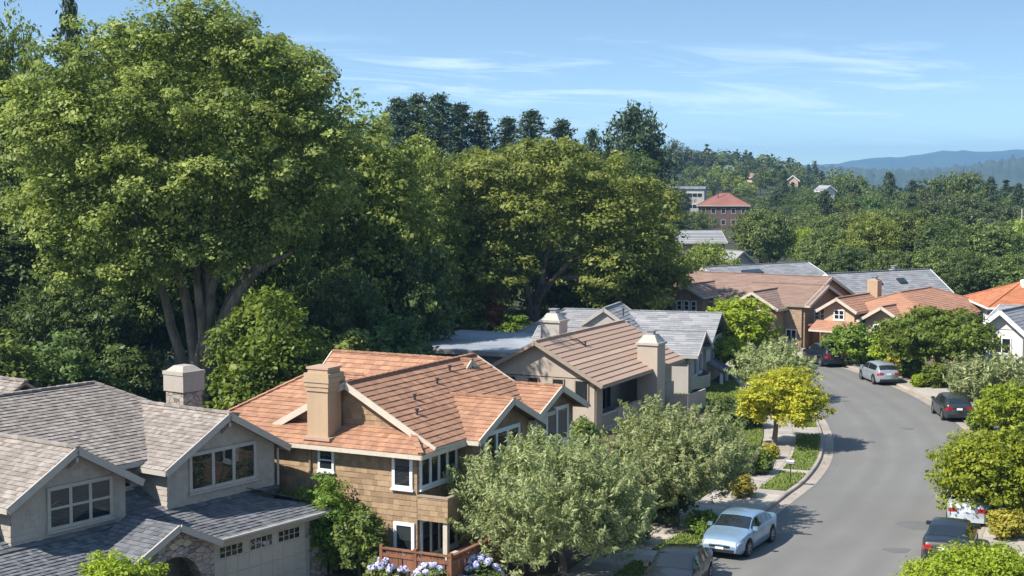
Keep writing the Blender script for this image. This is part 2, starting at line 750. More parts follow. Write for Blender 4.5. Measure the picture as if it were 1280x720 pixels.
def grass():
    rg = np.random.default_rng(3)
    vs_, n = [], 0
    for (a, b, c, d, z) in LAWNS:
        area = abs((a[0] - c[0]) * (b[1] - d[1]) - (a[1] - c[1]) * (b[0] - d[0])) / 2
        k = int(area * 130)
        u, v = rg.random((k, 1)), rg.random((k, 1))
        p = (a * (1 - u) + b * u) * (1 - v) + (d * (1 - u) + c * u) * v
        vs_.append(np.concatenate([p, np.full((k, 1), z)], 1))
    p = np.concatenate(vs_)
    k = len(p)
    h = rg.uniform(.05, .11, (k, 1))
    an = rg.uniform(0, 2 * PI, k)
    w_ = np.stack([np.cos(an), np.sin(an), an * 0], 1) * .03
    lean = np.concatenate([rg.normal(0, .03, (k, 2)), h], 1)
    V4 = np.stack([p - w_, p + w_, p + lean + w_ * .3, p + lean - w_ * .3], 1).reshape(-1, 3)
    o = np_mesh('grass', V4, np.arange(4 * k).reshape(-1, 4), rg.random(k), 'grass')
    tag(o, 'short mown green grass on the verges and front lawns along the street', 'grass', kind='stuff')


grass()

surf_mat('litter', (0.22, 0.14, 0.06), 0.9, 0.3, 2.0, alt=(0.38, 0.30, 0.10))


def litter():
    """dry leaves gathered in the gutters and on the paths"""
    rg = np.random.default_rng(9)
    P = []
    for C, sd in ((KL, 1), (KR, -1)):
        for i in range(10, 140):
            if C[i][1] > 125:
                continue
            t = C[i + 1] - C[i]
            nn = np.array([-t[1], t[0]]) / np.linalg.norm(t) * sd
            dens = 3 + 14 * max(0, math.sin(i * .37) * math.sin(i * .11 + 1))
            for q in range(int(dens)):
                o = -abs(rg.normal(0, .28)) - .03 if rg.random() < .65 else rg.uniform(.2, 3.2)
                p = C[i] + t * rg.random() + nn * o
                P.append((p[0], p[1], .012 if o < -.56 else (.018 if o < 0 else .16)))
    P = np.array(P)
    k = len(P)
    N = unit_(rg.normal(0, .25, (k, 3)) + np.array([0, 0, 1.0]))
    a = rg.normal(size=(k, 3))
    u = unit_(np.cross(N, a)) * rg.uniform(.03, .06, (k, 1))
    v = np.cross(N, u) * .7
    V4 = np.stack([P - u, P - v, P + u, P + v], 1).reshape(-1, 3)
    o = np_mesh('fallen_leaves', V4, np.arange(4 * k).reshape(-1, 4), rg.random(k), 'litter')
    tag(o, 'dry brown leaves lying in the gutters and on the sidewalks', 'leaves', kind='stuff')


def unit_(a):
    return a / (np.linalg.norm(a, axis=1)[:, None] + 1e-9)


litter()
# ------------------------------------------------------------------ far hills
surf_mat('hill_forest', (0.045, 0.06, 0.03), 0.95, 0.5, 0.004, 1.0, 0.05)


def hills(name, prof, d, depth, base, nx=160, rough=0.0, seed=1):
    rg = random.Random(seed)
    px = np.linspace(prof[0][0], prof[-1][0], nx)
    top = np.interp(px, [p[0] for p in prof], [p[1] for p in prof])
    m = MB()
    ny = 14
    for k in range(ny + 1):
        s = k / ny
        yy = d - depth / 2 + depth * s
        prf = math.sin(PI * min(1, s * 1.0)) ** 1.2
        for i in range(nx):
            p = dp(px[i], top[i], d)
            z = base + (p.z - base) * prf + rg.gauss(0, rough) * prf
            m.v.append((p.x * (yy / d), yy, z))
    for k in range(ny):
        for i in range(nx - 1):
            m.f.append((k * nx + i, k * nx + i + 1, (k + 1) * nx + i + 1, (k + 1) * nx + i))
            m.r.append(.5)
    o = m.build(name, 'hill_forest', smooth=True)
    return tag(o, kind='structure')


hills('hills', [(300, 214), (700, 212), (900, 210), (985, 208), (1010, 206), (1045, 205), (1070, 200), (1095, 197), (1120, 197), (1150, 193), (1180, 189),
                (1205, 188), (1225, 190), (1245, 189), (1270, 187), (1320, 186), (1400, 191), (1600, 196), (2100, 206)], 7600, 3000, -38, 220, 1.5)
hills('hills', [(700, 219), (960, 215), (1000, 211), (1040, 209), (1090, 212), (1140, 212), (1180, 210), (1215, 206), (1245, 201), (1280, 197), (1350, 192), (1500, 195),
                (1900, 205)], 3300, 1500, -38, 420, 3.5, 2)

# air
m_, nt, out = new_mat('air')
pv = node(nt, 'ShaderNodeVolumePrincipled')
pv.inputs['Color'].default_value = (0.27, 0.53, 0.85, 1)
pv.inputs['Density'].default_value = 0.00016
pv.inputs['Anisotropy'].default_value = 0.1
nt.links.new(pv.outputs[0], out.inputs['Volume'])
hz = MB()
hz.box(-9800, 9800, -200, 9700, -42, 175)
hz = hz.build('haze', m_)
tag(hz, 'thin blue haze lying over the valley and the far hills', 'haze', kind='stuff')
# ------------------------------------------------------------------ houses
glass_mat('glass', (0.02, 0.026, 0.03), 0.3)
glass_mat('dark_glass', (0.02, 0.024, 0.03), 0.0)
surf_mat('blind', (0.42, 0.40, 0.36), 0.9, 0.1, 2)
surf_mat('room_dark', (0.02, 0.02, 0.02), 0.95, 0.3, 1)
surf_mat('white_trim', (0.72, 0.73, 0.74), 0.6, 0.06, 2, 0.05)
surf_mat('cream_trim', (0.52, 0.46, 0.38), 0.7, 0.1, 2, 0.05)
surf_mat('grey_trim', (0.40, 0.37, 0.33), 0.7, 0.1, 2, 0.05)
surf_mat('brown_trim', (0.30, 0.24, 0.19), 0.7, 0.1, 2, 0.05)
surf_mat('steel', (0.35, 0.36, 0.38), 0.5, 0.2, 3, metal=0.4)
surf_mat('dark_metal', (0.05, 0.05, 0.05), 0.5, 0.2, 3)


class House:
    def __init__(self, name, label, cat, loc, ang, roof, wall, trim, course=.28, seg=.33, thick=.03, jit=.4, side='stucco', scourse=.2, group=None):
        self.root = empty(name, loc, ang, label, cat, group)
        self.roof, self.wall, self.trim = MB(), MB(), MB()
        self.mats = (roof, wall, trim)
        self.c, self.seg, self.th, self.jit = course, seg, thick, jit
        self.side, self.sc = side, scourse
        self.cap = MB()

    # --- walls
    def wallpoly(self, pts):
        if self.side == 'shingle':
            self.wall.face(pts)
            self.wall.courses(pts, self.sc, .018, self.sc * 1.15, .4)
        else:
            self.wall.face(pts, rnd.random())

    def walls(self, x0, x1, y0, y1, z0, z1, skip=''):
        f = {'-y': [(x0, y0, z0), (x1, y0, z0), (x1, y0, z1), (x0, y0, z1)],
             '+x': [(x1, y0, z0), (x1, y1, z0), (x1, y1, z1), (x1, y0, z1)],
             '+y': [(x1, y1, z0), (x0, y1, z0), (x0, y1, z1), (x1, y1, z1)],
             '-x': [(x0, y1, z0), (x0, y0, z0), (x0, y0, z1), (x0, y1, z1)]}
        for k, p in f.items():
            if k not in skip.split(','):
                self.wallpoly(p)

    def slope(self, pts):
        self.roof.courses(pts, self.c, self.th, self.seg, self.jit, slab=.09)

    def capline(self, p, q):
        p, q = V(p), V(q)
        n = max(1, int((q - p).length / .4))
        for i in range(n):
            a, b = p.lerp(q, i / n), p.lerp(q, (i + 1.12) / n)
            self.roof.beam(a + V((0, 0, .05)), b + V((0, 0, .028)), .2, .07, r=rnd.random())

    def fascia(self, p, q, h=.2, t=.05, off=(0, 0, 0)):
        o = V(off)
        self.trim.beam(V(p) + o, V(q) + o, t, h)

    # --- gable roof; axis = direction of its ridge
    def gable(self, x0, x1, y0, y1, ze, zr, axis='y', o=.4, g0=.35, g1=.35, tri=(True, True), board=(True, True), ends=.24, slopes=(True, True)):
        def P(a, b, z):      # a along the ridge, b across
            return V((b, a, z)) if axis == 'y' else V((a, b, z))
        a0, a1, b0, b1 = (y0, y1, x0, x1) if axis == 'y' else (x0, x1, y0, y1)
        bm_ = (b0 + b1) / 2
        k = (zr - ze) / (b1 - bm_)
        zo = ze - o * k
        A0, A1 = a0 - g0, a1 + g1
        t = .12
        for sgn, bb, on in ((-1, b0 - o, slopes[0]), (1, b1 + o, slopes[1])):
            if not on:
                continue
            pts = [P(A0, bb, zo + t), P(A1, bb, zo + t), P(A1, bm_, zr + t), P(A0, bm_, zr + t)]
            n = (pts[1] - pts[0]).cross(pts[2] - pts[1])
            if n.z < 0:
                pts.reverse()
            self.slope(pts)
            # fascia under the eave and gutter
            q0, q1 = P(A0, bb, zo), P(A1, bb, zo)
            self.fascia(q0 + V((0, 0, .03)), q1 + V((0, 0, .03)), .17, .05)
        self.capline(P(A0, bm_, zr + t), P(A1, bm_, zr + t))
        for e, (aw, A, ts, bs) in enumerate(((a0, A0, tri[0], board[0]), (a1, A1, tri[1], board[1]))):
            if ts:
                q = [P(aw, b0, ze), P(aw, b1, ze), P(aw, bm_, zr)]
                self.wallpoly(q)
            if bs:
                s = -1 if e == 0 else 1
                for bb in (b0 - o, b1 + o):
                    p, q = P(A + s * .028, bb, zo + t - .08), P(A + s * .028, bm_, zr + t - .08)
                    self.trim.beam(p, q + (q - p).normalized() * .02, .056, ends)

    def hip(self, x0, x1, y0, y1, ze, zr, axis='y', o=.4, hips=(True, True), run=None):
        def P(a, b, z):
            return V((b, a, z)) if axis == 'y' else V((a, b, z))
        a0, a1, b0, b1 = (y0, y1, x0, x1) if axis == 'y' else (x0, x1, y0, y1)
        bm_ = (b0 + b1) / 2
        half = (b1 - b0) / 2
        run = half if run is None else run
        k = (zr - ze) / half
        zo, t = ze - o * k + .12, .12
        zr = zr + t
        A0, A1 = a0 - o, a1 + o
        r0 = a0 + run if hips[0] else A0
        r1 = a1 - run if hips[1] else A1
        def add(pts):
            n = (pts[1] - pts[0]).cross(pts[2] - pts[1])
            if n.z < 0:
                pts = pts[::-1]
            self.slope(pts)
        for bb in (b0 - o, b1 + o):
            add([P(A0, bb, zo), P(A1, bb, zo), P(r1, bm_, zr), P(r0, bm_, zr)])
            self.fascia(P(A0, bb, zo - .09), P(A1, bb, zo - .09), .17)
        for on, A, r in ((hips[0], A0, r0), (hips[1], A1, r1)):
            if on:
                add([P(A, b0 - o, zo), P(A, b1 + o, zo), P(r, bm_, zr)])
                self.fascia(P(A, b0 - o, zo - .09), P(A, b1 + o, zo - .09), .17)
                for bb in (b0 - o, b1 + o):
                    self.capline(P(A, bb, zo), P(r, bm_, zr))
        self.capline(P(r0, bm_, zr), P(r1, bm_, zr))

    def shed(self, pts, fasc=True):
        """single slope; pts eaveA eaveB topB topA"""
        p = [V(q) for q in pts]
        n = (p[1] - p[0]).cross(p[2] - p[1])
        q = p if n.z > 0 else p[::-1]
        self.slope(q)
        if fasc:
            self.fascia(p[0] - V((0, 0, .09)), p[1] - V((0, 0, .09)), .16)

    # --- openings; face is one of +x -x +y -y
    def frame_axes(self, face):
        return {'+x': (V((0, 1, 0)), V((1, 0, 0))), '-x': (V((0, -1, 0)), V((-1, 0, 0))),
                '-y': (V((1, 0, 0)), V((0, -1, 0))), '+y': (V((-1, 0, 0)), V((0, 1, 0)))}[face]

    def window(self, face, p, w_, h, cols=1, rows=1, mat=None, fw=.09, blind=0.0, glass='glass', sill=True, mull=None, proud=.075, top_rows=0):
        """p: bottom left corner seen from outside, on the wall"""
        r, n = self.frame_axes(face)
        p = V(p)
        m = MB()
        mat = mat or self.mats[2]
        mw = mull or fw * .75
        def bar(u0, u1, v0, v1, d0=0.0, d1=proud):
            q = [p + r * u + Z * v + n * d for d in (d0, d1) for v in (v0, v1) for u in (u0, u1)]
            m.hexa(q)
        bar(0, w_, h - fw, h)
        bar(0, w_, 0, fw)
        bar(0, fw, fw, h - fw)
        bar(w_ - fw, w_, fw, h - fw)
        cw = (w_ - 2 * fw) / cols
        for i in range(1, cols):
            c = fw + cw * i
            bar(c - mw / 2, c + mw / 2, fw, h - fw, 0, proud - .006)
        for j in range(1, rows):
            c = fw + (h - 2 * fw) * j / rows
            bar(fw, w_ - fw, c - mw / 3, c + mw / 3, 0, proud - .012)
        o = m.build('window', mat, self.root)
        g = MB()
        d = proud * .55
        g.face([p + r * u + Z * v + n * d for u, v in ((fw, fw), (w_ - fw, fw), (w_ - fw, h - fw), (fw, h - fw))])
        g.build('pane', glass, o)
        if glass == 'glass':
            b = MB()
            b.face([p + r * u + Z * v + n * .02 for u, v in ((fw, fw), (w_ - fw, fw), (w_ - fw, h - fw), (fw, h - fw))])
            b.build('dark_backing', 'room_dark', o)  # dark sheet behind the pane, stands in for the unlit room
            if blind:
                b = MB()
                k = int((h - 2 * fw) * blind / .09)
                for i in range(k):
                    v = h - fw - .09 * (i + 1)
                    b.face([p + r * (fw + .01) + Z * v + n * .026, p + r * (w_ - fw - .01) + Z * v + n * .026,
                            p + r * (w_ - fw - .01) + Z * (v + .082) + n * .032, p + r * (fw + .01) + Z * (v + .082) + n * .032])
                b.build('blind', 'blind', o)
        if sill:
            s = MB()
            q = [p + r * u + Z * v + n * dd for dd in (0, proud + .05) for v in (-.07, -.004) for u in (-.05, w_ + .05)]
            s.hexa(q)
            s.build('sill', mat, o)
        return o

    def chimney(self, x, y, wx, wy, z0, z1, mat, cap='grey_trim', shoulder=.3, pot=True, flare=True, name='chimney'):
        m = MB()
        hx, hy = wx / 2, wy / 2
        m.box(x - hx, x + hx, y - hy, y + hy, z0, z1)
        o = m.build(name, mat, self.root)
        c = MB()
        f = .09 if flare else -.0
        if flare:
            c.box(x - hx - f, x + hx + f, y - hy - f, y + hy + f, z1, z1 + .14)
        zb = z1 + (.14 if flare else 0)
        k = .55
        lo = [(x - hx, y - hy), (x + hx, y - hy), (x - hx, y + hy), (x + hx, y + hy)]
        up = [(x - hx * k, y - hy * k), (x + hx * k, y - hy * k), (x - hx * k, y + hy * k), (x + hx * k, y + hy * k)]
        c.hexa([(*q, zb) for q in lo] + [(*q, zb + shoulder) for q in up])
        c.build('chimney_cap', cap, o)
        if pot:
            q = MB()
            q.box(x - .2, x + .2, y - .2, y + .2, zb + shoulder, zb + shoulder + .22)
            q.box(x - .27, x + .27, y - .27, y + .27, zb + shoulder + .22, zb + shoulder + .28)
            q.build('flue', 'steel', o)
        return o

    def vent(self, x, y, z, h=.35, r=.05):
        m = MB()
        m.tube([(x, y, z - .3), (x, y, z + h)], r, 8)
        m.tube([(x, y, z + h), (x, y, z + h + .06)], r * 1.7, 8)
        return m.build('roof_vent', 'dark_metal', self.root)

    def downspout(self, pts, r=.045, mat=None):
        m = MB()
        m.tube(pts, r, 6)
        return m.build('downspout', mat or self.mats[2], self.root)

    def finish(self):
        if self.wall.f:
            self.wall.build('wall', self.mats[1], self.root)
        if self.roof.f:
            self.roof.build('roof', self.mats[0], self.root)
        if self.trim.f:
            self.trim.build('bargeboard', self.mats[2], self.root)


def ang_of(ax, ay):
    """heading: local +y runs along (ax, ay), local +x faces the street"""
    return math.atan2(-ax, ay)


# materials of the houses
surf_mat('shake_grey', (0.33, 0.29, 0.26), 0.9, 0.28, 0.5, 0.5, 12, alt=(0.20, 0.17, 0.15), streak=.12)
surf_mat('shake_grey_shaded', (0.17, 0.175, 0.19), 0.85, 0.25, 0.5, 0.5, 12, alt=(0.09, 0.095, 0.105))  # shade on the garage roof is put into this dark bluish shake colour
surf_mat('tile_terracotta', (0.405, 0.22, 0.135), 0.85, 0.25, 0.4, 0.4, 12, alt=(0.285, 0.15, 0.095), streak=.1)
surf_mat('tile_brown', (0.46, 0.32, 0.235), 0.85, 0.18, 0.4, 0.4, 12, alt=(0.37, 0.25, 0.185))
surf_mat('shingle_grey', (0.30, 0.30, 0.31), 0.9, 0.15, 0.4, 0.5, 10, alt=(0.20, 0.205, 0.22))
surf_mat('shingle_brown', (0.27, 0.185, 0.145), 0.9, 0.15, 0.3, 0.4, 8, alt=(0.22, 0.145, 0.115))
surf_mat('shingle_red', (0.38, 0.20, 0.13), 0.9, 0.18, 0.3, 0.4, 8, alt=(0.33, 0.17, 0.11))
surf_mat('tile_orange', (0.47, 0.18, 0.085), 0.85, 0.2, 0.3, 0.4, 8, alt=(0.36, 0.135, 0.07))
surf_mat('siding_taupe', (0.41, 0.365, 0.315), 0.85, 0.08, 0.6, 0.2, 20, alt=(0.345, 0.305, 0.265), streak=.06)
surf_mat('shingle_tan', (0.37, 0.255, 0.155), 0.9, 0.2, 0.6, 0.3, 14, alt=(0.235, 0.16, 0.095), streak=.05)
surf_mat('stucco_taupe', (0.42, 0.355, 0.295), 0.95, 0.09, 0.5, 0.5, 30, streak=.05)
surf_mat('stucco_tan', (0.43, 0.31, 0.205), 0.95, 0.09, 0.5, 0.5, 30, streak=.05)
surf_mat('stucco_grey', (0.41, 0.385, 0.36), 0.95, 0.09, 0.5, 0.5, 30, streak=.05)
surf_mat('stucco_white', (0.72, 0.70, 0.66), 0.95, 0.07, 0.5, 0.5, 30, streak=.1)
surf_mat('shingle_wall_brown', (0.36, 0.255, 0.175), 0.9, 0.15, 0.6, 0.3, 14, alt=(0.28, 0.195, 0.135))
surf_mat('stucco_pink', (0.50, 0.37, 0.27), 0.95, 0.09, 0.5, 0.5, 30, streak=.06)
surf_mat('cedar', (0.26, 0.12, 0.065), 0.85, 0.25, 0.8, 0.4, 12, alt=(0.19, 0.085, 0.05), streak=.3)
surf_mat('roof_rust', (0.26, 0.115, 0.09), 0.9, 0.25, 0.2, 0.4, 8)
surf_mat('gravel_roof', (0.26, 0.29, 0.33), 0.9, 0.3, 0.35, 0.4, 10)


def stone_mat():
    m, nt, out = new_mat('stone')
    L = nt.links.new
    tc = node(nt, 'ShaderNodeTexCoord')
    mp = node(nt, 'ShaderNodeMapping')
    mp.inputs['Scale'].default_value = (1, 1, 1.9)
    L(tc.outputs['Object'], mp.inputs['Vector'])
    vo = node(nt, 'ShaderNodeTexVoronoi', i_Scale=3.2)
    L(mp.outputs[0], vo.inputs['Vector'])
    ve = node(nt, 'ShaderNodeTexVoronoi', feature='DISTANCE_TO_EDGE', i_Scale=3.2)
    L(mp.outputs[0], ve.inputs['Vector'])
    bw = node(nt, 'ShaderNodeRGBToBW')
    L(vo.outputs['Color'], bw.inputs[0])
    r = ramp(nt, [(0.1, (0.15, 0.12, 0.10)), (0.4, (0.34, 0.28, 0.22)), (0.65, (0.26, 0.25, 0.25)), (0.9, (0.45, 0.38, 0.30))])
    L(bw.outputs[0], r.inputs['Fac'])
    e = ramp(nt, [(0.01, (0.35,) * 3), (0.05, (1, 1, 1))])
    L(ve.outputs['Distance'], e.inputs['Fac'])
    c = mixc(nt, r.outputs['Color'], e.outputs['Color'], 1.0, 'MULTIPLY')
    b = node(nt, 'ShaderNodeBsdfPrincipled', i_Roughness=0.9)
    L(c, b.inputs['Base Color'])
    bp = node(nt, 'ShaderNodeBump', i_Strength=0.8, i_Distance=0.05)
    L(e.outputs['Color'], bp.inputs['Height'])
    L(bp.outputs['Normal'], b.inputs['Normal'])
    L(b.outputs[0], out.inputs['Surface'])


stone_mat()

# ---- house 1: taupe shingled house with garage
h1 = House('shingled_house', 'taupe shingled house with grey shake roof and attached garage', 'house', (-11.95, 52.0, 0), ang_of(.58, .815),
           'shake_grey', 'siding_taupe', 'grey_trim', course=.2, seg=.2, side='shingle', scourse=.19)
h = h1
h.walls(-10.5, -1.45, -11, 4.6, 0, 5.05)                      # main block
h.walls(-8, 0, 0, 5.24, 0, 4.87, skip='-x')                   # right wing, upper storey
h.walls(-8, 0, -6.4, -1.85, 0, 4.75, skip='-x')               # left wing
h.hip(-10.6, -1.3, -11.4, 4.75, 5.0, 6.95, 'y', o=.35, run=3.0)
h.gable(-5.5, 0, 0, 5.24, 4.87, 6.25, 'x', o=.42, g0=0, g1=.42, tri=(False, True), board=(False, True))
h.gable(-5.5, 0, -6.4, -1.85, 4.75, 6.02, 'x', o=.42, g0=0, g1=.42, tri=(False, True), board=(False, True))
h.gable(-15, -7.5, -3.4, 2.6, 5.3, 7.15, 'x', o=.4, tri=(True, False), board=(True, False))
h.window('+x', (0, .98, 3.72), 3.28, 1.42, 3, 1, blind=0.0, mull=.14, fw=.13)
h.window('+x', (0, -5.05, 3.52), 2.62, 1.42, 3, 2, blind=.85, mull=.12, fw=.12)
h.window('+x', (-1.44, -1.5, 4.0), 1.1, .62, 2, 1, fw=.07)
# garage and porch with the lower roof
gx = 1.95
h.walls(-6, gx, -.4, 5.55, 0, 2.72, skip='-x')
h.wallpoly([(gx - .9, -7.2, 0), (gx - .9, -.4, 0), (gx - .9, -.4, 2.6), (gx - .9, -7.2, 2.6)])
gm = MB()
low = House.__new__(House)
lr = MB()
def lower_slope(pts):
    lr.courses([V(p) for p in pts], .2, .028, .2, .5, slab=.09)
lower_slope([(2.55, -8.2, 2.62), (2.55, 6.05, 2.62), (-.1, 3.5, 3.24), (-.1, -8.2, 3.24)])
lower_slope([(2.55, 6.05, 2.62), (-5, 6.05, 2.62), (-5, 5.0, 3.0), (-.1, 3.5, 3.24)])
lower_slope([(.2, -8.2, 3.2), (.2, 5.3, 3.2), (-1.5, 5.3, 4.0), (-1.5, -8.2, 4.0)])
# porch gable over the entry arch
for ya, yb in ((-4.1, -2.2), (-2.2, -.35)):
    zA, zB = (2.62, 3.5) if ya < -3 else (3.5, 2.62)
    lo, hi = ((ya, zA), (yb, zB)) if zA < zB else ((yb, zB), (ya, zA))
    pts = [V((.5, lo[0], lo[1] + .1)), V((3.05, lo[0], lo[1] + .1)), V((3.05, hi[0], hi[1] + .1)), V((.5, hi[0], hi[1] + .1))]
    if (pts[1] - pts[0]).cross(pts[2] - pts[1]).z < 0:
        pts.reverse()
    lower_slope(pts)
    h.trim.beam((3.08, lo[0], lo[1] + .02), (3.08, hi[0], hi[1] + .02), .06, .22)
for k in range(34):
    yy = -.4 + k * .19
h.fascia((2.56, -.3, 2.55), (2.56, 6.05, 2.55), .2)
h.fascia((2.56, 6.06, 2.55), (-5, 6.06, 2.55), .2)
h.fascia((2.56, -8.2, 2.55), (2.56, -4.1, 2.55), .2)
lr.build('lower_roof', 'shake_grey_shaded', h.root)
g = MB()
g.tube([(2.66, -.3, 2.6), (2.66, 6.1, 2.6)], .06, 6)
g.build('gutter', 'grey_trim', h.root)
# stone arch wall of the porch
st = MB()
arch = []
for k in range(13):
    a = PI * k / 12
    arch.append((-2.2 - 1.15 * math.cos(a), 1.5 + 1.0 * math.sin(a)))
outer = [(-4.0, 0), (-4.0, 2.6), (-2.2, 3.42), (-.45, 2.6), (-.45, 0)]
def arch_face(x):
    n = len(arch)
    for i in range(n - 1):
        a, b = arch[i], arch[i + 1]
        def top(y):
            return 2.6 + (1 - abs(y + 2.2) / 1.8) * .82
        st.face([(x, a[0], a[1]), (x, b[0], b[1]), (x, b[0], top(b[0])), (x, a[0], top(a[0]))])
    for y0, y1 in ((-4.0, -3.35), (-1.05, -.45)):
        tops = [2.6 + (1 - abs(y + 2.2) / 1.8) * .82 for y in (y0, y1)]
        st.face([(x, y0, 0), (x, y1, 0), (x, y1, tops[1]), (x, y0, tops[0])])
arch_face(2.75)
for i in range(12):
    a, b = arch[i], arch[i + 1]
    st.face([(2.75, a[0], a[1]), (2.75, b[0], b[1]), (2.3, b[0], b[1]), (2.3, a[0], a[1])])
for y in (-3.35, -1.05):
    st.face([(2.75, y, 0), (2.75, y, 1.5), (2.3, y, 1.5), (2.3, y, 0)])
for y in (-4.0, -.45):
    st.face([(2.75, y, 0), (2.75, y, 2.6), (1.0, y, 2.6), (1.0, y, 0)])
st.build('porch_arch', 'stone', h.root)
st = MB()
st.box(gx - .1, gx + .22, 5.0, 5.75, 0, 1.25)
st.build('stone_pier', 'stone', h.root)
# garage door
gd = MB()
for i in range(4):
    gd.box(gx, gx + .05, .25, 4.75, .02 + i * .57, .02 + i * .57 + .56)
for i in range(9):
    y = .25 + i * .5625
    gd.box(gx + .05, gx + .065, y - .02, y + .02, .02, 1.7)
gdo = gd.build('garage_door', 'cream_trim', h.root)
for c0 in (.5, 1.95, 3.35):
    gd = MB()
    gd.box(gx + .052, gx + .06, c0, c0 + 1.1, 1.78, 2.14)
    gd.build('door_window', 'dark_glass', gdo)
    gd = MB()
    for i in range(5):
        gd.box(gx + .058, gx + .07, c0 + i * .275 - .02, c0 + i * .275 + .02, 1.78, 2.14)
    gd.box(gx + .058, gx + .069, c0, c0 + 1.1, 1.95, 1.97)
    gd.build('muntin', 'cream_trim', gdo)
gd = MB()
gd.box(gx, gx + .09, .05, .25, 0, 2.45)
gd.box(gx, gx + .09, 4.75, 4.95, 0, 2.45)
gd.box(gx, gx + .09, .25, 4.75, 2.3, 2.45)
gd.build('door_frame', 'grey_trim', h.root)
la = MB()
la.box(gx, gx + .14, 5.25, 5.45, 1.75, 1.8)
la.box(gx + .03, gx + .12, 5.27, 5.43, 1.8, 2.08)
la.box(gx, gx + .16, 5.22, 5.48, 2.08, 2.14)
la.build('wall_lantern', 'dark_metal', h.root)
h.chimney(-5.0, 5.4, .98, 1.0, 0, 7.1, 'stone', 'siding_taupe', .2, False, True)
c = MB()
c.box(-5.56, -4.44, 4.84, 5.96, 6.45, 7.12)
c.build('chimney_head', 'siding_taupe', h.root)
h.downspout([(.1, 5.34, 4.7), (.1, 5.34, 3.3)])
# rafter brackets at the gable peaks
for yc, zc in ((2.62, 6.0), (-4.12, 5.77)):
    br = MB()
    br.beam((-.02, yc, zc - .35), (.4, yc, zc - .05), .1, .1)
    br.beam((-.02, yc, zc), (.42, yc, zc), .1, .12)
    br.build('bracket', 'grey_trim', h.root)
# rooflight on the left wing
sk = MB()
sk.beam((-2.0, -7.25, 4.93), (-3.6, -7.25, 4.98), .9, .14)
h.finish()

# ---- house 2: tan shingled house under terracotta tiles
h2 = House('tiled_house', 'tan shingled house under terracotta tiles with buff chimney and corner balcony', 'house', (-3.48, 55.1, 0), ang_of(.46, .888),
           'tile_terracotta', 'shingle_tan', 'cream_trim', course=.29, seg=.25, thick=.034, jit=.25, side='shingle', scourse=.21)
h = h2
h.walls(-7.2, 0, 0, 10, 0, 4.95, skip='+x')
h.wallpoly([(0, 0, 0), (0, 10, 0), (0, 10, 4.95), (0, 0, 4.95)])
h.walls(-11, -6.0, .6, 9.6, 0, 4.9)
h.walls(-3, .5, 3.2, 8.15, 0, 4.9, skip='-x')
h.walls(-3, .25, 8.45, 12.9, 0, 4.9, skip='-x')
# main roof: ridge along y; gable end at the left, skirt roof below it
h.gable(-7.0, 0, .95, 10.3, 4.98, 6.9, 'y', o=.45, g0=.4, g1=.4, tri=(True, True))
h.gable(-3, .5, 3.2, 8.15, 4.85, 5.92, 'x', o=.4, g0=.2, g1=.55, tri=(False, True), board=(False, True), ends=.26)
h.gable(-3, .25, 8.45, 12.9, 4.85, 5.78, 'x', o=.4, g0=.2, g1=.55, tri=(True, True), board=(True, True), ends=.26)
h.shed([(-10.6, -.5, 4.75), (.47, -.5, 4.75), (-.85, 1.0, 5.42), (-10.6, 1.0, 5.42)])
h.capline((.45, -.48, 4.78), (-.9, 1.0, 5.45))
h.slope([V((.47, -.5, 4.745)), V((.47, 1.2, 4.745)), V((-.85, 1.0, 5.40))])
h.fascia((.48, -.5, 4.66), (.48, 3.0, 4.66), .17)
h.hip(-10.4, -3.5, 2.0, 8.4, 4.95, 6.5, 'x', o=.4, hips=(True, False), run=2.2)
h.gable(-9.6, -3.2, 7.0, 11.6, 5.2, 6.85, 'x', o=.4, tri=(True, True))
# windows, white
W = 'white_trim'
h.window('-y', (-1.05, 0, 3.35), .88, 1.25, 1, 1, mat=W, fw=.12, blind=.3)
h.window('-y', (-4.35, 0, 3.7), .72, .85, 1, 2, mat=W, fw=.09, blind=.4)
h.window('-y', (-8.2, 0, 3.7), .72, .85, 1, 2, mat=W, fw=.09)
h.window('-y', (-1.0, 0, .95), .9, 1.15, 1, 1, mat=W, fw=.13, blind=.7)
h.window('+x', (0, .12, 3.35), 2.75, 1.28, 4, 1, mat=W, fw=.12, mull=.15)
h.window('+x', (0, .15, .7), 2.7, 1.5, 4, 1, mat=W, fw=.12, mull=.12, blind=.5)
h.window('+x', (.5, 4.1, 3.3), 3.1, 1.55, 3, 1, mat=W, fw=.16, mull=.16)
h.window('+x', (.25, 9.05, 3.3), 3.3, 1.62, 3, 1, mat=W, fw=.16, mull=.16)
# chimney of buff stucco
h.chimney(-4.25, .25, .94, .9, 4.7, 6.75, 'stucco_tan', 'tile_brown', .0, False, False)
c = MB()
for i in range(4):
    e = .05 + .035 * (i if i < 3 else 1)
    c.box(-4.25 - .47 - e, -4.25 + .47 + e, .25 - .45 - e, .25 + .45 + e, 6.75 + .17 * i, 6.75 + .17 * (i + 1) - .002)
c.box(-4.25 - .45, -4.25 + .45, .25 - .42, .25 + .42, 7.43, 7.58)
c.build('chimney_crown', 'stucco_tan', h.root)
c = MB()
c.box(-4.25 - .62, -4.25 + .62, .25 - .6, .25 + .55, 4.9, 5.02)
c.build('flashing', 'tile_brown', h.root)
c = MB()
c.box(-4.25 - .5, -4.25 + .5, .25 - .46, .25 + .46, 7.58, 7.66)
c.build('chimney_lid', 'tile_brown', h.root)
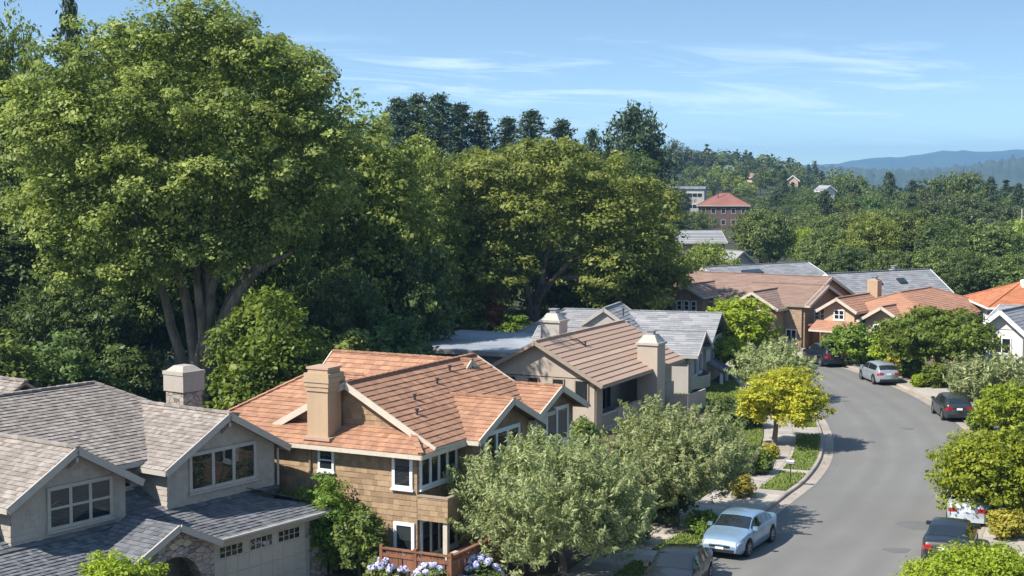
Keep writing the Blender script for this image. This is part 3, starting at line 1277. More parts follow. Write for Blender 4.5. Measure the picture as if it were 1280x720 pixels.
# balcony box at the corner
b = MB()
x0, x1, y0, y1, z0, z1 = .02, 1.3, -.02, 3.1, 2.25, 3.12
t = .14
bal = [[(x0, y0, z0), (x1, y0, z0), (x1, y0, z1), (x0, y0, z1)], [(x1, y0, z0), (x1, y1, z0), (x1, y1, z1), (x1, y0, z1)]]
for q in bal:
    b.face(q)
    b.courses(q, .2, .014, .3, .3)
b.box(x0, x1 - t, y0 + t, y1, z0, z0 + .12)
for q in ([(x0, y0 + t, z0), (x1 - t, y0 + t, z0), (x1 - t, y0 + t, z1), (x0, y0 + t, z1)][::-1], [(x1 - t, y0 + t, z0), (x1 - t, y1, z0), (x1 - t, y1, z1), (x1 - t, y0 + t, z1)][::-1]):
    b.face(q)
bo = b.build('balcony', 'shingle_tan', h.root)
b = MB()
b.box(x0, x1 + .03, y0 - .03, y0 + t + .02, z1, z1 + .06)
b.box(x1 - t - .02, x1 + .03, y0 + t + .02, y1, z1, z1 + .06)
b.build('rail_cap', 'brown_trim', bo)
b = MB()
b.box(1.05, 1.23, .05, .23, 0, 2.245)
b.build('porch_post', 'cream_trim', h.root)
b = MB()
b.box(1.05, 1.23, 2.8, 2.98, 0, 2.245)
b.build('porch_post', 'cream_trim', h.root)
b = MB()
b.box(1.03, 1.25, .25, 2.78, .9, 1.0)
b.build('porch_rail', 'cream_trim', h.root)
h.downspout([(-4.7, -.08, 4.6), (-4.7, -.08, .2)], mat='shingle_tan')
for x, y in ((-1.9, 3.0), (-2.4, 5.6), (-1.2, 2.0), (-2.9, 7.5)):
    h.vent(x, y, 6.9 - (x + 3.5) * .55 + .1, .22, .05)
h.finish()

# ---- house 3: taupe stucco house under ribbed brown tiles
h3 = House('stucco_house', 'taupe stucco house with brown tile roof and two square chimneys', 'house', (4.65, 85.0, 0), ang_of(.44, .898),
           'tile_brown', 'stucco_taupe', 'brown_trim', course=.42, seg=0, thick=.05, jit=.1)
h = h3
h.walls(-7.0, 0, 0, 1.2, -1, 3.3)
h.walls(-7.0, -1.6, 1.2, 12.6, -1, 3.3, skip='-y')
h.walls(-1.65, 0, 8.8, 12.6, -1, 3.3, skip='-x')
h.gable(-7.0, 0, 0, 12.6, 3.35, 5.25, 'y', o=.7, g0=.5, g1=.4, ends=.22)
for x_, z_, w_, hh_ in ((-1.2, 2.0, .85, 1.25), (-2.6, 2.35, .75, .92), (-4.15, 2.72, .7, .55), (-5.6, 2.72, .7, .55)):
    h.window('-y', (x_, 0, z_), w_, hh_, 1, 1, mat='brown_trim', fw=.06)
h.window('+x', (-1.6, 1.6, .6), 1.9, 2.1, 2, 1, mat='white_trim', fw=.08)
h.window('+x', (-1.6, 4.6, .8), 1.6, 1.8, 2, 1, mat='brown_trim', fw=.08)
# porch rail: balusters then a solid parapet
b = MB()
b.box(-.04, .04, 1.2, 3.3, 1.1, 1.2)
b.box(-.03, .03, 1.2, 3.3, .32, .4)
for i in range(13):
    y = 1.28 + i * .16
    b.box(-.022, .022, y, y + .05, .4, 1.1)
b.build('porch_rail', 'cream_trim', h.root)
b = MB()
b.box(-.08, .06, 3.3, 7.3, -.6, 1.2)
b.box(-.11, .09, 3.25, 7.3, 1.2, 1.26)
b.box(-1.6, .0, 1.2, 7.3, -.6, .3)
b.build('parapet', 'stucco_taupe', h.root)
b = MB()
b.box(.05, .12, 8.9, 12.7, -1, 1.7)
b.box(.12, 2.3, 9.2, 9.32, -1, 1.35)
b.box(2.18, 2.3, 9.32, 12.6, -1, 1.35)
b.build('terrace_wall', 'stucco_taupe', h.root)
h.chimney(.35, 8.0, 1.3, 1.35, -1, 4.55, 'stucco_taupe', 'grey_trim', .45, True, True)
h.chimney(-5.7, 7.0, 1.25, 1.25, 3.5, 5.75, 'stucco_grey', 'grey_trim', .4, True, True)
h.downspout([(.06, .1, 3.2), (.06, .1, 0)])
h.vent(-2.3, 4.0, 4.7, .25)
cb_ = MB()
cb_.tube([(-3.2, 3.4, 5.15), (-2.6, 3.6, 5.1), (-2.2, 3.9, 4.72)], .05, 6)
cb_.build('conduit', 'dark_metal', h.root)
h.finish()

# ---- flat roofed outbuilding behind house 3
h = House('flat_roofed_building', 'low grey building with a flat blue grey roof under the trees', 'outbuilding', (-.2, 99.0, 1.0), ang_of(.44, .898), 'gravel_roof', 'stucco_grey', 'grey_trim')
h.walls(-8.2, 1, -.5, 9.5, -2, 2.1)
rf = MB()
rf.box(-9.0, 1.6, -1.2, 10.2, 2.1, 2.35)
rf.build('roof', 'gravel_roof', h.root)
h.window('-y', (-3.0, -.5, .9), 1.2, .8, 2, 1, mat='white_trim')
h.fascia((-9.02, -1.24, 2.2), (1.62, -1.24, 2.2), .3)
h.finish()

# ---- house 4: grey shingle roof
h4 = House('grey_roofed_house', 'two storey grey stucco house with grey shingle roof and curved balcony', 'house', (11.9, 101.0, -1.0), ang_of(.30, .954),
           'shingle_grey', 'stucco_grey', 'grey_trim', course=.3, seg=.8, thick=.025, jit=.5)
h = h4
h.walls(-13, 0, 0, 5.0, 0, 3.85)
h.walls(-14, .2, 5.0, 12, 0, 4.2)
h.gable(-11, 0, 0, 5.0, 3.85, 5.0, 'x', o=.4, g0=.3, g1=.6, ends=.2)
h.hip(-14, .2, 4.6, 12.4, 4.0, 5.75, 'x', o=.5, hips=(True, False), run=3)
h.gable(-9, -5.0, 4.4, 9, 4.9, 6.25, 'y', o=.3, g0=.2)
h.window('+x', (0, .9, 2.2), 1.3, 1.35, 2, 1, mat='white_trim')
h.window('+x', (0, 2.9, 2.2), 1.2, 1.35, 2, 1, mat='white_trim')
h.window('+x', (0, .7, .2), 1.4, 1.5, 2, 1, mat='white_trim')
h.window('+x', (0, 2.7, .2), 1.6, 1.5, 2, 1, mat='white_trim')
h.window('+x', (.2, 6.2, 2.2), 1.6, 1.4, 2, 1, mat='white_trim')
h.window('+x', (.2, 9.0, 2.2), 1.6, 1.4, 2, 1, mat='white_trim')
b = MB()
P = [(.02 + .9 * math.sin(PI * k / 10), .3 + 4.4 * k / 10) for k in range(11)]
for (xa, ya), (xb, yb) in zip(P[:-1], P[1:]):
    b.face([(xa, ya, 1.4), (xb, yb, 1.4), (xb, yb, 2.25), (xa, ya, 2.25)])
    b.face([(xa, ya, 2.25), (xb, yb, 2.25), (xb * .9, yb, 2.25), (xa * .9, ya, 2.25)])
    b.face([(0, ya, 1.5), (0, yb, 1.5), (xb, yb, 1.5), (xa, ya, 1.5)])
b.build('balcony', 'stucco_grey', h.root)
lr = MB()
lr.courses([V(p) for p in ((1.5, 5.2, 2.0), (1.5, 8.0, 2.0), (.2, 8.0, 2.7), (.2, 5.2, 2.7))], .3, .03, .6, .3, slab=.08)
lr.build('porch_roof', 'shake_grey_shaded', h.root)
b = MB()
b.box(1.1, 1.3, 5.4, 5.6, 0, 1.95)
b.build('porch_post', 'white_trim', h.root)
b = MB()
b.box(1.1, 1.3, 7.6, 7.8, 0, 1.95)
b.build('porch_post', 'white_trim', h.root)
h.downspout([(-.1, -.06, 3.7), (-.1, -.06, 0)])
h.vent(-6, 6, 5.9, .3)
dm = MB()
dm.box(-6.2, -5.2, 3.2, 4.6, 5.0, 5.55)
dm.build('roof_hatch', 'shingle_grey', h.root)
h.finish()
# ------------------------------------------------------------------ vegetation
leaf_mat('leaf_laurel', (0.088, 0.125, 0.032), (0.360, 0.400, 0.105), 0.40)
leaf_mat('leaf_oak', (0.095, 0.140, 0.030), (0.360, 0.410, 0.095), 0.40)
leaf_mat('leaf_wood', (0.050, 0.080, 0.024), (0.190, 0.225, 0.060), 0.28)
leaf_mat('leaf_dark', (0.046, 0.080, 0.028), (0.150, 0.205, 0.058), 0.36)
leaf_mat('leaf_mid', (0.075, 0.118, 0.032), (0.260, 0.325, 0.080), 0.40)
leaf_mat('leaf_bush', (0.085, 0.140, 0.022), (0.210, 0.280, 0.040), 0.38)
leaf_mat('leaf_olive', (0.215, 0.255, 0.105), (0.440, 0.480, 0.235), 0.36, 0.6)
leaf_mat('leaf_yellow', (0.250, 0.250, 0.022), (0.470, 0.410, 0.036), 0.38)
leaf_mat('leaf_lime', (0.170, 0.235, 0.018), (0.350, 0.400, 0.032), 0.38)
leaf_mat('leaf_gold', (0.240, 0.220, 0.035), (0.420, 0.340, 0.050), 0.35)
leaf_mat('leaf_conifer', (0.036, 0.062, 0.036), (0.095, 0.130, 0.066), 0.18)
leaf_mat('leaf_rust', (0.200, 0.085, 0.040), (0.330, 0.150, 0.070), 0.3)
leaf_mat('leaf_far', (0.045, 0.068, 0.028), (0.110, 0.130, 0.045), 0.2)
surf_mat('bark', (0.175, 0.145, 0.115), 0.95, 0.35, 1.2, 0.9, 9, streak=.45)
surf_mat('bark_dark', (0.10, 0.085, 0.07), 0.95, 0.35, 1.2, 0.9, 9, streak=.3)
surf_mat('petal', (0.40, 0.42, 0.68), 0.7, 0.15, 3, alt=(0.64, 0.62, 0.76))


def unit(a):
    return a / (np.linalg.norm(a, axis=1)[:, None] + 1e-9)


def leaf_quads(p, nrm_, length, width, rg):
    k = len(p)
    a = rg.normal(size=(k, 3))
    u = unit(np.cross(nrm_, a))
    v = np.cross(nrm_, u)
    s = np.clip(np.exp(rg.normal(-.05, .38, (k, 1))), .4, 2.0)
    bend = nrm_ * (length * .25 * rg.uniform(-1, 1, (k, 1)))
    return np.stack([p - u * length * s, p + v * width * s + bend, p + u * length * s, p - v * width * s + bend], 1).reshape(-1, 3)


def crown(rg, lobes, clumps, leaves, cr, leaf, aspect=.55, flat=.6, up=.6, low=.35, spray=0.0, inner=.25, jag=.2):
    """lobes: (n,6) centres and radii.  Every lobe carries `clumps` leaf clumps on its skin, each of `leaves` leaves"""
    lobes = np.asarray(lobes, float)
    P, N, Rv = [], [], []
    for L_ in lobes:
        c, r = L_[:3], L_[3:]
        m = clumps
        d = unit(rg.normal(size=(m * 3, 3)))
        keep = (d[:, 2] > -.25) | (rg.random(len(d)) < low)
        d = d[keep][:m]
        cc = c + d * r * rg.uniform(.72, 1.0 + jag, (len(d), 1))
        tone = rg.random(len(d))
        for q, dd, tn in zip(cc, d, tone):
            k = max(3, int(leaves * rg.uniform(.5, 1.4)))
            o = unit(rg.normal(size=(k, 3))) * rg.random((k, 1)) ** .45
            rr = cr * rg.uniform(.65, 1.3)
            pos = o * np.array([rr, rr, rr * flat])
            if spray:
                ax = unit((dd * .7 + np.array([0, 0, .8]) + rg.normal(0, .3, 3))[None])[0]
                t = rg.random((k, 1))
                pos = pos * (.6 * (1.15 - t)) + ax * (t - .25) * rr * spray
            P.append(q + pos)
            N.append(unit(o * .55 + dd * .35 + np.array([0, 0, up]) + rg.normal(0, .45, (k, 3))))
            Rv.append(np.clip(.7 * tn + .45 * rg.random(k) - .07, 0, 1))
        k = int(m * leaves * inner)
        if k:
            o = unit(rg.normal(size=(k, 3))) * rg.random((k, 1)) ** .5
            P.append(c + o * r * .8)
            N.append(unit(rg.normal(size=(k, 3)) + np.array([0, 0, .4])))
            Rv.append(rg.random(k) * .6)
    P, N, Rv = np.concatenate(P), np.concatenate(N), np.concatenate(Rv)
    V4 = leaf_quads(P, N, leaf, leaf * aspect, rg)
    return V4, np.arange(len(V4)).reshape(-1, 4), Rv


def lobes_dome(rg, c, r, n, k=.36, zlo=-.35, core=True):
    """n lobes spread over an ellipsoid"""
    out = []
    for i in range(n):
        z = 1 - (1 - zlo) * (i + .5) / n
        z = min(1, max(zlo, z + rg.uniform(-.08, .08)))
        a = i * 2.39996 + rg.uniform(-.4, .4)
        s = math.sqrt(max(0, 1 - z * z))
        m = rg.uniform(.58, .78)
        kk = k * rg.uniform(.75, 1.25)
        out.append((c[0] + r[0] * s * math.cos(a) * m, c[1] + r[1] * s * math.sin(a) * m, c[2] + r[2] * z * m,
                    r[0] * kk, r[1] * kk, r[2] * kk * .9))
    if core:
        out.append((c[0], c[1], c[2], r[0] * .55, r[1] * .55, r[2] * .55))
    return np.array(out)


def limbs(m, base, fork, r0, targets, rg, n=8, sag=.0):
    """a trunk from base to fork and limbs on to the targets"""
    base, fork = V(base), V(fork)
    path = [base.lerp(fork, t) + V((rg.normal(0, r0 * .2), rg.normal(0, r0 * .2), 0)) * (t > 0) for t in (0, .3, .65, 1)]
    path[0] = base - V((0, 0, .3))
    m.tube(path, [r0 * 1.35, r0 * 1.02, r0 * .92, r0 * .85], n, r=rg.random())
    for t in targets:
        t = V(t)
        k = fork + V((rg.normal(0, r0 * .3), rg.normal(0, r0 * .3), -rg.uniform(0, .3) * (fork - base).length * .4))
        mid = k.lerp(t, .45) + V((0, 0, .14 * (t - k).length)) + V((rg.normal(0, .05), rg.normal(0, .05), 0)) * (t - k).length
        pts = [(1 - s) ** 2 * k + 2 * s * (1 - s) * mid + s * s * t for s in (0, .2, .4, .6, .8, 1)]
        rr = r0 * rg.uniform(.42, .62)
        m.tube([V(p) for p in pts], [rr, rr * .85, rr * .68, rr * .5, rr * .33, rr * .15], n - 2, r=rg.random())


def make_tree(name, label, cat, loc, lobes, trunk, leafmat, clumps, leaves, cr, leaf, seed, bark='bark', group=None, **kw):
    """trunk: (fork height, radius, number of limbs, lean x, lean y)"""
    rg = np.random.default_rng(seed)
    root = empty(name, loc, 0, label, cat, group)
    vq = crown(rg, lobes, clumps, leaves, cr, leaf, **kw)
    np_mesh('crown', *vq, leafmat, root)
    if trunk:
        m = MB()
        fh, r0, nl, lx, ly = trunk
        idx = rg.permutation(len(lobes))[:nl]
        limbs(m, (0, 0, 0), (lx, ly, fh), r0, [tuple(lobes[i][:3]) for i in idx], rg)
        m.build('trunk', bark, root, smooth=True)
    return root


def place(px, top, d, z0=None):
    """survey a tree: base point and height from the picture of its top"""
    t = dp(px, top, d)
    g = ground_h(t.x, d) if z0 is None else z0
    return V((t.x, d, g)), t.z - g


# ---- the great laurel over house 1
b_, H_ = place(245, 8, 85, 0)
rg = np.random.default_rng(11)
S = 85 / FPX
def off(px, py, dy=0.0):
    return ((px - 245) * S, dy, CAMH + (HOR - py) * S - b_.z)
spec = []
for (px, py, rp) in ((85, 120, 58), (140, 75, 58), (205, 52, 55), (270, 45, 52), (325, 72, 52), (375, 108, 48), (395, 165, 46), (95, 190, 62), (165, 150, 70),
                     (240, 130, 68), (310, 150, 66), (360, 215, 52), (60, 255, 50), (130, 255, 62), (205, 225, 62), (280, 225, 64), (345, 275, 42),
                     (105, 325, 42), (165, 325, 46), (235, 300, 40), (295, 295, 40), (400, 235, 38), (60, 150, 46)):
    py += 9
    rp *= .93
    q = off(px, py)
    dist = math.hypot((px - 235) / 190, (py - 190) / 190)
    dep = 6.5 * math.sqrt(max(0.05, 1 - min(1, dist) ** 2))
    rr = rp * S
    spec.append((q[0], -dep * .8, q[2], rr, rr, rr * .85))
    if py < 290:
        spec.append((q[0] + rg.normal(0, .6), dep * .7, q[2] + .2, rr, rr, rr * .85))
for (px, py, rp) in ((200, 110, 80), (270, 110, 80), (330, 170, 75), (140, 170, 80), (230, 200, 85), (120, 250, 65), (320, 240, 60), (90, 150, 60)):
    q = off(px, py)
    spec.append((q[0], 1.2, q[2], rp * S, 3.2, rp * S * .8))
spec = np.array(spec)
big = empty('laurel_tree', b_, 0, 'tallest tree, a huge spreading laurel with bare grey forked trunks behind the taupe shingled house', 'tree')
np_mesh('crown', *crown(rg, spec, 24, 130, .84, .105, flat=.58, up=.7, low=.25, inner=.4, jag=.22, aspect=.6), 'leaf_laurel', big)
m = MB()
def stem(pts, r0, r1):
    q = [V(off(*p)) for p in pts]
    k = len(q)
    fine = []
    for i in range(k - 1):
        for s in (0, .5):
            fine.append(q[i].lerp(q[i + 1], s) + V((rg.normal(0, .06), rg.normal(0, .06), 0)))
    fine.append(q[-1])
    n_ = len(fine)
    m.tube(fine, [r0 + (r1 - r0) * i / (n_ - 1) for i in range(n_)], 10, r=rg.random())
stem([(245, 555, -1), (246, 500, -1), (250, 455, -1.2), (262, 400, -1.6), (268, 340, -2.2), (275, 260, -2.5)], 0.63, 0.20)
stem([(250, 470, -1.2), (272, 420, -2), (300, 365, -2.8), (335, 328, -3.4), (372, 312, -3.6)], 0.41, 0.11)
stem([(243, 480, -1), (236, 430, -.6), (228, 380, -.5), (222, 320, -.8), (215, 240, -1)], 0.37, 0.16)
stem([(238, 520, -.6), (222, 470, .4), (205, 410, .5), (195, 350, .2), (175, 280, -1.2), (150, 200, -1.2)], 0.36, 0.12)
stem([(255, 430, -1.3), (252, 370, -2.3), (255, 320, -2.7), (245, 250, -3.4), (240, 170, -3)], 0.30, 0.08)
stem([(266, 370, -2), (288, 320, -3), (300, 270, -3.4), (318, 190, -3)], 0.25, 0.08)
stem([(272, 420, -2), (285, 370, -1), (310, 330, 0), (350, 260, 1)], 0.22, 0.08)
m.build('trunk', 'bark', big, smooth=True)

# ---- the spreading live oak behind house 3
b_, H_ = place(672, 186, 125, 0.6)
S = 125 / FPX
rg = np.random.default_rng(21)
def off(px, py, dy=0.0):
    return ((px - 672) * S, dy, CAMH + (HOR - py) * S - b_.z)
spec = []
for (px, py, rp) in ((575, 290, 40), (560, 235, 38), (605, 225, 45), (655, 215, 42), (705, 212, 44), (755, 228, 44), (800, 262, 42), (815, 315, 38), (570, 345, 34),
                     (620, 280, 46), (675, 265, 48), (735, 275, 48), (775, 320, 42), (625, 340, 42), (740, 345, 38), (800, 365, 34), (600, 365, 28), (835, 350, 26)):
    q = off(px, py)
    dist = math.hypot((px - 695) / 150, (py - 300) / 120)
    dep = 7.5 * math.sqrt(max(0.04, 1 - min(1, dist) ** 2))
    rr = rp * S
    spec.append((q[0], -dep * .8, q[2], rr, rr, rr * .8))
    if py < 320:
        spec.append((q[0] + rg.normal(0, .5), dep * .7, q[2], rr, rr, rr * .8))
for (px, py, rp) in ((640, 260, 60), (700, 260, 65), (760, 280, 55), (630, 300, 50), (735, 310, 50), (760, 330, 50), (590, 300, 50)):
    q = off(px, py)
    spec.append((q[0], 1.5, q[2], rp * S, 3.2, rp * S * .8))
spec = np.array(spec)
oak = empty('oak_tree', b_, 0, 'broad domed live oak with yellow green crown behind the brown roofed stucco house', 'tree')
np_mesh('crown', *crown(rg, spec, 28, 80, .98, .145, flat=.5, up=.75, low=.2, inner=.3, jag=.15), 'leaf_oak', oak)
m = MB()
stem([(664, 432, -1), (668, 400, -1), (672, 372, -2), (690, 345, -4), (715, 318, -5.5)], .55, .14)
stem([(668, 400, -1), (660, 370, -2), (655, 345, -4), (640, 310, -4.5)], .4, .12)
stem([(672, 372, -2), (680, 335, -1), (690, 280, 0)], .35, .1)
stem([(690, 345, -4), (722, 340, -5), (750, 322, -5)], .25, .08)
m.build('trunk', 'bark', oak, smooth=True)


# ---- garden and street trees of the foreground
def garden(name, label, px, top, hw, d, leafmat, seed, lowpx=None, bot=.25, nl=16, clumps=26, leaves=40, cr=.42, leaf=.06, trunk=True, z0=0.1, k=.38,
           bark='bark', trunk_px=None, cat='tree', flat_=1.0, **kw):
    rg = np.random.default_rng(seed)
    s = d / FPX
    R_ = hw * s
    t = dp(px, top, d)
    H = t.z - z0
    zb = H * bot
    c = (0, 0, (H + zb) / 2)
    rz = (H - zb) / 2
    lob = lobes_dome(rg, c, (R_, R_ * flat_, rz), nl, k=k, zlo=-.75)
    bx = 0 if trunk_px is None else (trunk_px - px) * s
    lob[:, 0] -= bx
    loc = V((t.x + bx, d, z0))
    root = make_tree(name, label, cat, loc, lob, (zb + .25 * (H - zb), .035 * H, 7, (-bx) * .3, 0) if trunk else None, leafmat, clumps, leaves, cr, leaf, seed,
                     bark=bark, **kw)
    return root


OL = dict(aspect=.28, spray=1.7, up=.3, low=.7, inner=.35, jag=.22)
garden('olive_tree', 'largest grey green olive tree standing in front of the corner balcony', 692, 553, 118, 55.5, 'leaf_olive', 31, bot=.06, nl=22, clumps=42, leaves=88, cr=.46, leaf=.075,
       trunk_px=705, **OL)
garden('olive_tree', 'grey green olive tree beside the sidewalk just behind the sky tinted silver sedan', 846, 514, 95, 63.5, 'leaf_olive', 32, bot=.14, nl=22, clumps=38, leaves=84, cr=.46, leaf=.078,
       trunk_px=846, **OL)
garden('olive_tree', 'small grey green olive tree between the golden tree and the lime green tree', 968, 432, 46, 99, 'leaf_olive', 33, bot=.1, nl=14, clumps=22, leaves=36, cr=.5, leaf=.13, **OL)
garden('olive_tree', 'round grey green olive tree on the right side of the street', 1236, 447, 50, 93, 'leaf_olive', 34, bot=.1, nl=14, clumps=22, leaves=36, cr=.5, leaf=.13, **OL)
garden('maple_tree', 'golden yellow street tree with a forked trunk on the lawn', 979, 465, 57, 82, 'leaf_yellow', 35, bot=.22, nl=20, clumps=24, leaves=46, cr=.42, leaf=.075, trunk_px=968, flat=.45, up=.9)
garden('maple_tree', 'lime green tree in front of the long brown house', 924, 373, 48, 114, 'leaf_lime', 36, bot=.15, nl=17, clumps=20, leaves=34, cr=.55, leaf=.12, flat=.5)
garden('maple_tree', 'lime green bush like tree beneath the lime green tree', 905, 420, 32, 110, 'leaf_lime', 37, bot=.1, nl=10, clumps=16, leaves=30, cr=.5, leaf=.12, flat=.5)
garden('street_tree', 'broad fresh green tree in front of the red tiled house', 1172, 388, 72, 108, 'leaf_bush', 38, bot=.16, nl=22, clumps=26, leaves=38, cr=.55, leaf=.12, flat=.5)
garden('street_tree', 'vivid yellow green tree overhanging the pale silver car', 1246, 536, 76, 64.5, 'leaf_lime', 39, bot=.03, nl=26, clumps=28, leaves=42, cr=.42, leaf=.075, flat=.5)
garden('street_tree', 'nearest yellow green treetop covering the black car', 1236, 682, 104, 47.5, 'leaf_lime', 40, bot=.1, nl=22, clumps=32, leaves=42, cr=.36, leaf=.055, flat=.55)
garden('street_tree', 'low yellow green treetop in front of the stone porch arch', 142, 694, 62, 46, 'leaf_lime', 41, bot=.1, nl=14, clumps=24, leaves=40, cr=.3, leaf=.055, flat=.6)


def bush(label, px, top, bot_py, hw, leafmat, seed, d=None, leaf=.06, cr=.3, nl=9, clumps=14, leaves=34, name='shrub', cat='shrub', z0=.1, flat_=1.0, group=None, **kw):
    if d is None:
        d = gp(px, bot_py, z0).y
    rg = np.random.default_rng(seed)
    s = d / FPX
    t = dp(px, top, d)
    H = max(.4, t.z - z0)
    R_ = hw * s
    lob = lobes_dome(rg, (0, 0, H * .42), (R_, R_ * flat_, H * .6), nl, k=.42, zlo=-.5)
    root = make_tree(name, label, cat, V((t.x, d, z0)), lob, (H * .3, .05 + .01 * H, 4, 0, 0), leafmat, clumps, leaves, cr, leaf, seed, bark='bark_dark', group=group, **kw)
    return root


bush('tall bright green bush against the tan shingled wall', 412, 600, 716, 36, 'leaf_bush', 51, d=55.6, nl=14, clumps=22, leaves=44)
bush('dark green hedge at the corner of the garage', 448, 632, 722, 30, 'leaf_mid', 52, d=54.8, nl=12, clumps=20, leaves=40)
bush('sprawling green bush beneath the small window of the tan wall', 372, 612, 705, 24, 'leaf_bush', 53, d=57.0, nl=10, clumps=18)
bush('dark clipped bush beside the porch rail of the stucco house', 726, 522, 590, 26, 'leaf_mid', 54, d=78, cr=.35, leaf=.08)
bush('dark green bush under the white framed windows of the tiled house', 706, 545, 610, 20, 'leaf_dark', 55, d=74, cr=.35, leaf=.08)
bush('small round lime green shrub beside the sidewalk', 953, 566, 592, 13, 'leaf_bush', 56, cr=.2, leaf=.05)
bush('dark green mound shrub on the bank above the sidewalk', 936, 560, 592, 24, 'leaf_dark', 57, cr=.25, leaf=.06)
bush('russet shrub at the edge of the sidewalk', 925, 590, 622, 18, 'leaf_gold', 58, cr=.22, leaf=.05)
bush('green ground shrub spilling over the sidewalk by the sky tinted silver sedan', 880, 640, 668, 26, 'leaf_bush', 59, cr=.22, leaf=.05)
bush('dark hedge mass under the second olive tree', 812, 600, 680, 50, 'leaf_dark', 60, d=64.5, cr=.35, leaf=.07, nl=12, clumps=18)
bush('green shrub between the two front olive trees', 770, 640, 700, 40, 'leaf_mid', 61, d=60, cr=.3, leaf=.06, nl=10)
bush('dark hedge along the front of the grey roofed house', 905, 500, 528, 18, 'leaf_dark', 62, cr=.3, leaf=.08, nl=8)
bush('dark hedge behind the golden yellow tree', 930, 508, 548, 26, 'leaf_dark', 63, d=88, cr=.3, leaf=.08)
bush('low rust coloured shrub at the foot of the golden yellow tree', 962, 556, 574, 10, 'leaf_gold', 64, cr=.2, leaf=.05)
bush('round olive green hedge left of the red tiled house', 1062, 402, 446, 30, 'leaf_bush', 65, d=117, cr=.45, leaf=.12)
bush('light green low hedge behind the darkest parked car', 1040, 432, 450, 24, 'leaf_lime', 66, d=121, cr=.4, leaf=.12)
bush('dark green bush in the shade of the red tiled house', 1090, 415, 448, 18, 'leaf_dark', 67, d=120, cr=.4, leaf=.12)
bush('columnar yellow green bush beside the broad fresh green tree', 1106, 416, 460, 15, 'leaf_lime', 68, d=112, cr=.4, leaf=.11)
bush('small dry golden hedge block at the garden corner', 1122, 430, 458, 10, 'leaf_gold', 69, d=111, cr=.3, leaf=.1)
bush('bright green spreading shrub above the rock edging', 1170, 455, 484, 20, 'leaf_bush', 70, cr=.3, leaf=.09)
bush('tiny lime shrub at the corner of the rock edging', 1148, 468, 484, 9, 'leaf_lime', 71, cr=.2, leaf=.08)
bush('low green shrub under the broad fresh green tree', 1140, 448, 472, 18, 'leaf_mid', 72, cr=.3, leaf=.1)
bush('yellow green hedge behind the black hatchback on the right', 1262, 478, 540, 38, 'leaf_lime', 73, d=85, cr=.4, leaf=.09, nl=12, clumps=18)
bush('rounded lime shrub below the right olive tree', 1225, 515, 545, 16, 'leaf_bush', 74, d=87, cr=.3, leaf=.08)
bush('russet green shrub between the pale silver car and the nearest treetop', 1262, 642, 690, 26, 'leaf_gold', 75, d=61, cr=.3, leaf=.06)
bush('yellow green shrub on the verge behind the pale silver car', 1272, 610, 650, 24, 'leaf_lime', 76, d=66, cr=.3, leaf=.06)
bush('bright bushy green tree beside the great laurel trunks', 335, 372, 520, 70, 'leaf_bush', 77, d=76, name='bushy_tree', cat='tree', cr=.7, leaf=.13, nl=16, clumps=26, leaves=44, z0=0)
bush('sunlit green bush between the laurel and the terracotta roof', 430, 425, 510, 38, 'leaf_mid', 78, d=82, cr=.6, leaf=.13, nl=12, clumps=22, leaves=40, z0=0)
bush('dry rust brown bush beneath the live oak', 612, 366, 425, 20, 'leaf_rust', 79, d=121, cr=.5, leaf=.16, z0=.5)
bush('yellow green shrub beside the live oak trunk', 645, 395, 425, 24, 'leaf_bush', 80, d=118, cr=.5, leaf=.16, z0=.5)
bush('sunlit shrub thicket left of the live oak trunk', 570, 362, 430, 38, 'leaf_mid', 81, d=120, cr=.6, leaf=.17, z0=.5, nl=12, clumps=20)
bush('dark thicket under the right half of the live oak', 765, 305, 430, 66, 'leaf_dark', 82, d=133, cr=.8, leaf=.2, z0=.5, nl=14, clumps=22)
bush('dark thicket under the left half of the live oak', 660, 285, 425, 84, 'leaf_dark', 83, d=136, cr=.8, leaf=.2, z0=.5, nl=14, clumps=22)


bush('dark thicket on the slope behind the grey shake ridge', 70, 430, 520, 60, 'leaf_dark', 84, d=84, cr=.6, leaf=.14, z0=0, nl=12, clumps=20)
bush('dark thicket between the stone chimney and the laurel trunks', 165, 435, 520, 50, 'leaf_dark', 85, d=88, cr=.6, leaf=.14, z0=0, nl=12, clumps=20)
bush('dark thicket at the far left edge behind the shake roof', -10, 420, 520, 60, 'leaf_mid', 86, d=80, cr=.6, leaf=.14, z0=0, nl=12, clumps=20)
bush('dark thicket right of the laurel trunks', 290, 445, 520, 40, 'leaf_dark', 87, d=90, cr=.6, leaf=.14, z0=0, nl=12, clumps=20)
bush('dark thicket behind the terracotta roof', 480, 405, 480, 60, 'leaf_dark', 88, d=94, cr=.6, leaf=.15, z0=0, nl=12, clumps=20)


